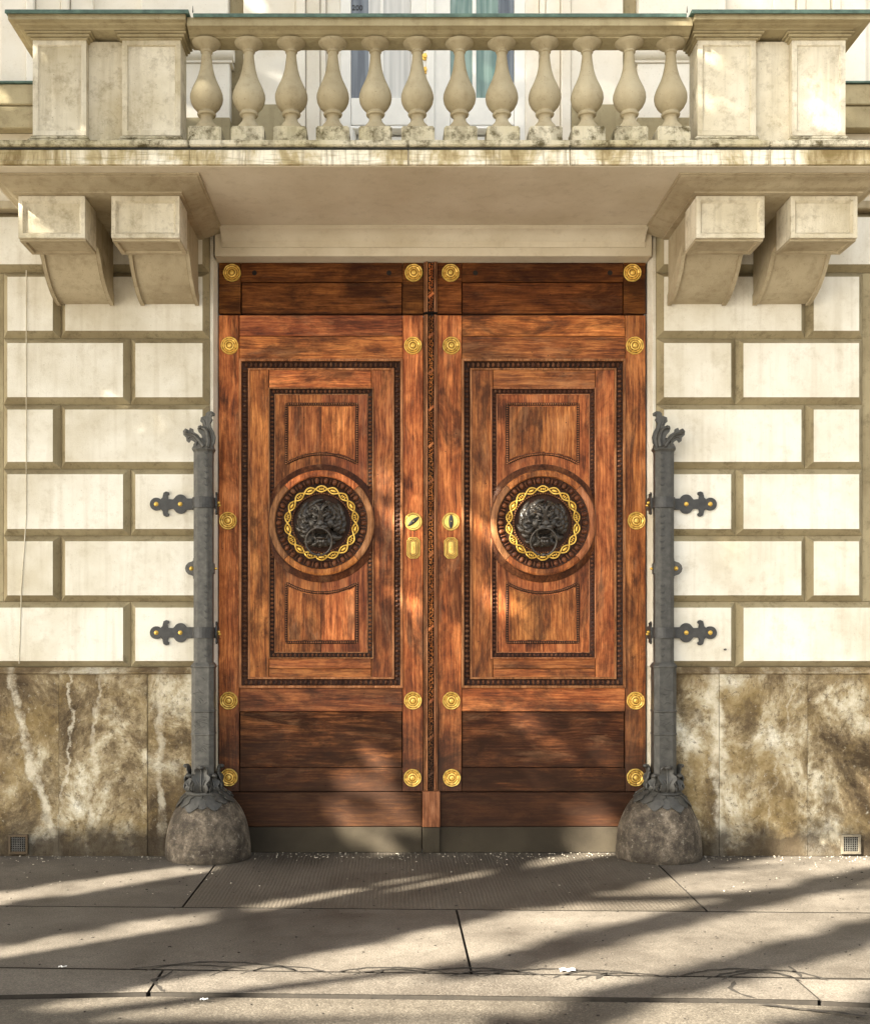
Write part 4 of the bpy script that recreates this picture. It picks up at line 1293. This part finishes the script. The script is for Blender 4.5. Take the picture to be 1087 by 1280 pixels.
        for k in range(13):
            a = PI + PI*k/12
            rr = .079
            bx_, by_ = cx+rr*math.cos(a), cy+rr*math.sin(a)*1.0
            if k == 0: by_ = -.002
            if k == 12: by_ = .0
            b2x, b2y = cx+(rr-.008)*math.cos(a), cy+(rr-.008)*math.sin(a)
            rings.append([(bx_,by_,z-hw*.9),(bx_,by_,z+hw*.9),(b2x,b2y,z+hw*.9),(b2x,b2y,z-hw*.9)])
        m = MB(); m.loft(rings)
        x_in, x_out = sorted((s*(1.607+.060), s*(1.607+.10)))
        m.box(x_in, x_out, -.04, -.005, z-hw*.88, z+hw*.88)
        build('strap_band', m, M['iron_dark'], t, bevel=.001)
        # turned end on the reveal side, seen edge-on
        xe = s*(1.607-.085)
        pts = [(-.070, .02),(-.060,.050),(-.068,.066),(-.050,.080),(-.040,.060),(-.026,.056),(-.018,.072),(-.004,.066),(-.008,.045),(.04,.040)]
        pts = pts + [(a, -b) for a, b in pts[::-1]]
        m = MB().prism_x([(a, z+b) for a, b in pts], xe-.005, xe+.007)
        build('strap_plate', m, M['iron_dark'], t, bevel=.001)
        for bxx, byy, bz in ((s*(1.607+.175), -.016, z), (s*(1.607+.345), -.016, z)):
            m = MB().lathe([(0,-.015),(.007,-.013),(.010,-.008),(.0125,-.007),(.0135,-.002),(.016,0),(0,.004)], (bxx, byy, bz), 12, 'y')
            build('strap_bolt', m, M['gold'], t, smooth=35)
        for q, (dy, dz) in enumerate(((-.045, .006), (-.015, -.010))):
            m = MB().ellipsoid((xe-s*.014, dy, z+dz), (.013,.009,.009), 8, 6)
            build('strap_bolt', m, M['gold'], t, smooth=60)
    z = WZ(711, -.05)
    xl = s*(1.607+.085)
    lug = [(s*(1.607+a), z+b) for a, b in ((.05,-.115),(.070,-.070),(.072,-.052),(.085,-.046),(.105,-.040),(.122,-.022),(.128,0),(.122,.022),(.105,.040),(.085,.046),(.072,.052),(.070,.070),(.05,.115))]
    build('lug', MB().prism(lug, -.085, -.062), IR, t, bevel=.002)
    build('lug', sbox(cx-s*.074, cx-s*.05, -.10, -.04, z-.04, z+.04), IR, t, bevel=.006)
    m = MB().lathe([(0,-.018),(.007,-.015),(.011,-.010),(.014,-.006),(.016,0),(0,.004)], (xl, -.085, z), 12, 'y')
    build('strap_bolt', m, M['gold'], t, smooth=35)
    build('strap_bolt', MB().ellipsoid((cx-s*.083, -.07, z), (.012,.009,.009), 8, 6), M['gold'], t, smooth=60)
    # flame-like leaf crown
    m = MB()
    def LF(pts, side, w, lob=3, cup=.3, amp=.28):
        leaf_sheet(m, [(cx+s*a, cy+b, 2.885+c) for a, b, c in pts], side, lob, w, .006, cup, 18, lobe_amp=amp)
    def tr_(pts): return [(cx - s*((160+X_/5.333-255.5)*.0056), WZ(500+Y_/5.333, -.07)) for X_, Y_ in pts]
    outer = tr_([(452,325),(468,298),(452,282),(432,272),(420,290),(411,284),(408,262),(390,244),(388,222),(400,207),(414,213),(424,222),(432,203),(446,209),(448,226),(478,244),(500,272),(522,296),(536,312),(536,325)])
    tall = tr_([(498,325),(512,296),(516,268),(505,240),(488,222),(481,203),(484,187),(498,182),(512,190),(520,188),(515,168),(500,152),(503,130),(524,122),(534,120),(536,102),(550,91),(570,90),(585,99),(583,110),(568,112),(562,124),(570,140),(556,165),(562,190),(580,222),(590,255),(586,290),(574,312),(570,325)])
    m.prism(outer, cy-.075, cy-.052)
    m.prism(tall, cy-.060, cy-.030)
    build('crown_leaf', m, IR, t, bevel=.0045, seg=2, smooth=50)
    m = MB()
    def tb(pts, y, rad):
        P = tr_(pts); m.tube([(p[0], cy+y, p[1]) for p in P], rad, 8)
    tb([(520,322),(492,284),(462,252),(432,238),(410,240),(398,228),(402,216),(412,220)], -.078, [.016,.014,.011,.009,.009,.010,.009,.006])
    tb([(470,316),(476,286),(455,262),(428,256),(417,272)], -.076, [.009,.009,.008,.007,.005])
    tb([(545,322),(552,280),(545,235),(528,205),(500,195),(490,190)], -.068, [.020,.018,.015,.012,.009,.007])
    tb([(560,320),(574,270),(560,220),(545,185),(540,150),(545,120),(558,104),(574,102)], -.050, [.014,.015,.014,.012,.011,.011,.011,.009])
    tb([(530,180),(520,150),(512,140)], -.055, [.010,.009,.007])
    for (X_, Y_), y, r in (((404,224), -.082, .012), ((574,104), -.056, .012), ((492,196), -.074, .011)):
        p = tr_([(X_, Y_)])[0]; m.ellipsoid((p[0], cy+y, p[1]), (r, r, r), 10, 8)
    m.ellipsoid((cx, cy, 2.905), (.060,.060,.040), 14, 8)
    build('leaf_crown', m, IR, t, smooth=45)
    return t
M['iron_dark2'] = simple('darker_painted_iron', (.062,.058,.050), .50, .15, .35, 22, .35, .5)
make_post(-1); make_post(1)

# ------------------------------------------------------------------ wall vents
for s, x, lab, mt in ((-1, WX(23), 'small rusty square vent grille low in the plinth, far left', 'rust'), (1, WX(1063), 'small pale-framed square vent grille low in the plinth, far right', 'palef')):
    if mt not in M:
        M[mt] = simple('rusty_frame', (.075,.05,.026), .8) if mt == 'rust' else simple('pale_frame', (.12,.10,.07), .8)
    z = .085
    t = thing('wall_vent', lab, 'vent', (x, .0, z-.07), 'vent grilles in the plinth')
    build('vent_frame', MB().frame(x-.068, x+.068, z-.068, z+.068, [(0,.01),(0,-.010),(.014,-.012),(.018,-.004),(.018,.01)]), M[mt], t)
    build('vent_back', sbox(x-.06, x+.06, .003, .008, z-.06, z+.06), M['gap'], t)
    m = MB()
    for k in range(1, 7):
        q = -.055+.110*k/7
        m.box(x+q-.002, x+q+.002, -.007, -.002, z-.056, z+.056); m.box(x-.056, x+.056, -.0065, -.0015, z+q-.002, z+q+.002)
    build('vent_grid', m, M['iron'], t, kind='stuff')

# ------------------------------------------------------------------ grit and litter along the wall foot
rnd = random.Random(11)
m = MB()
for k in range(550):
    x = rnd.uniform(-3.1, 3.2)
    y = -abs(rnd.gauss(0, .09)) - .004 if rnd.random() < .8 else rnd.uniform(-1.2, -.02)
    if abs(x) < 1.5 and rnd.random() < .6: y = .12 - abs(rnd.gauss(0, .10))
    if math.hypot(abs(x)-1.58, (y+.05)/.9) < .31: continue
    r = rnd.uniform(.0018, .0055)
    m.ellipsoid((x, y, r*.5), (r*rnd.uniform(.8,1.6), r*rnd.uniform(.7,1.2), r*.6), 5, 4)
build('grit', m, simple('pale_grit', (.44,.39,.31), .8, 0, .4), recalc=False, kind='stuff', label='pale grit and crumbs scattered along the foot of the wall', category='grit')
m = MB()
for k in range(500):
    x = rnd.uniform(-3.1, 3.2); y = rnd.uniform(-3.6, -.2); r = rnd.uniform(.002, .006)
    m.ellipsoid((x, y, r*.3 if y > -3.0 else -.005), (r*rnd.uniform(.8,1.8), r, r*.6), 5, 4)
build('gravel', m, M['bed'], recalc=False, kind='stuff', label='dark gravel crumbs scattered over the pavement', category='gravel')
for i, (px, py, l, w, lab) in enumerate(((709, 1215, .036, .018, 'crumpled white paper scrap near the right pavement crack'), (78, 1211, .018, .005, 'tiny white paper sliver lying at the far left'), (255, 1252, .016, .006, 'tiny white sliver beside the kerb, left of centre'),
                                     (545, 1080, .028, .010, 'x'))[:3]):
    x, y = gp(px, py)
    m = MB()
    P = [[(x-l+2*l*a/4 + .004*math.sin(b*3), y-w+2*w*b/3+.005*math.sin(a*2), .006+.006*abs(math.sin(a*1.7+b*2.1))) for b in range(4)] for a in range(5)]
    m.grid(P, .001)
    build('paper_scrap', m, M['paper'], label=lab, category='litter')

# ------------------------------------------------------------------ ADDED TREE out of view, crown shaped to shade the gate and pass sun streaks
def added_shade_tree():
    rnd = random.Random(23)
    T = Vector((math.sin(SUN_AZ), math.cos(SUN_AZ), 0)); N = Vector((T.y, -T.x, 0))
    ce, se = math.cos(SUN_EL), math.sin(SUN_EL)
    base = Vector((-9.1, -8.0, -.02)); Q = Vector((-8.2, -7.2, 9.0))
    tree = thing('added_shade_tree', 'leafy tree added out of view, crown shaped to shade the gate and pass sun streaks', 'tree', base)
    # openings cut in the crown to throw the sun streaks and patches: (c0, c1, a0, a1)
    SUN_GAPS = [(.46,.84,-9,1.6,1), (-.78,-.44,-9,-1.35,1), (1.50,2.06,-9,2.4,1), (1.72,2.15,2.2,3.4,.9), (2.32,2.80,-9,2.0,1), (2.10,2.4,-9,-1.6,1), (3.1,3.5,-9,2.4,1),
            (-.52,-.18,-.38,1.05,.95), (.10,.66,1.45,2.5,.75), (-.36,-.20,2.8,4.4,.8), (.10,.30,3.1,4.9,.8), (-1.0,-.70,4.3,4.9,.55), (-.85,-.10,5.2,6.1,.5), (1.7,2.4,8.7,9.5,.45)]
    m = MB()
    n = 0
    while n < 32000:
        p = Vector((rnd.uniform(-1,1), rnd.uniform(-1,1), rnd.uniform(-1,1) if n < 24000 else rnd.uniform(-1,-.25)))
        if p.length > 1: continue
        if p.length < .25 and rnd.random() < .5: continue
        w = Q + N*p.x*5.0 + T*p.y*3.0 + Vector((0,0,p.z*6.0))
        t_ = w.z/se
        gpt = w - SUNV*t_
        c, a = gpt.dot(N), gpt.dot(T)
        wob = .06*math.sin(a*1.1+c*2)
        skip = False
        for c0, c1, a0, a1, pr in SUN_GAPS:
            if c0-.06+wob*.5 < c < c1+.06+wob*.5 and a0 < a < a1: skip = rnd.random() < pr; break
        if skip: continue
        n += 1
        sz = rnd.uniform(.10, .19)
        u = Vector((rnd.gauss(0,1), rnd.gauss(0,1), rnd.gauss(0,.6))).normalized()
        v = u.cross(Vector((rnd.gauss(0,1), rnd.gauss(0,1), rnd.gauss(0,1)))).normalized()
        k = len(m.v)
        m.v += [tuple(w-u*sz), tuple(w+v*sz*.62+Vector((0,0,-.02))), tuple(w+u*sz*1.1), tuple(w-v*sz*.62+Vector((0,0,-.02)))]
        m.f.append((k,k+1,k+2,k+3)); m.m.append(0)
    t2 = NT('tree_leaves')
    f = t2.noise(t2.scaled((1,1,1)), .8, 3, .5)
    t2.out(t2.ramp(f, [(.35, (.05,.09,.025)), (.65, (.10,.15,.045))]), .55)
    build('added_crown', m, t2.mat, tree, recalc=False)
    m = MB()
    m.tube([base, base+Vector((.1,.05,2)), base+Vector((.3,.25,4)), base+Vector((.7,.6,6.5)), Q+Vector((0,0,1))], [.34,.26,.23,.17,.07], 12)
    for k in range(11):
        a = 2.4*k; z0 = 3.6+.5*k
        st = base+Vector((.3+.07*k,.25+.06*k,z0))
        m.tube([st, st+Vector((math.cos(a)*1.1, math.sin(a)*1.1, .7)), st+Vector((math.cos(a)*2.4, math.sin(a)*2.2, 1.9))], [.10,.07,.02], 8)
    build('added_trunk', m, simple('added_tree_bark', (.12,.09,.065), .9), tree, smooth=60)
added_shade_tree()
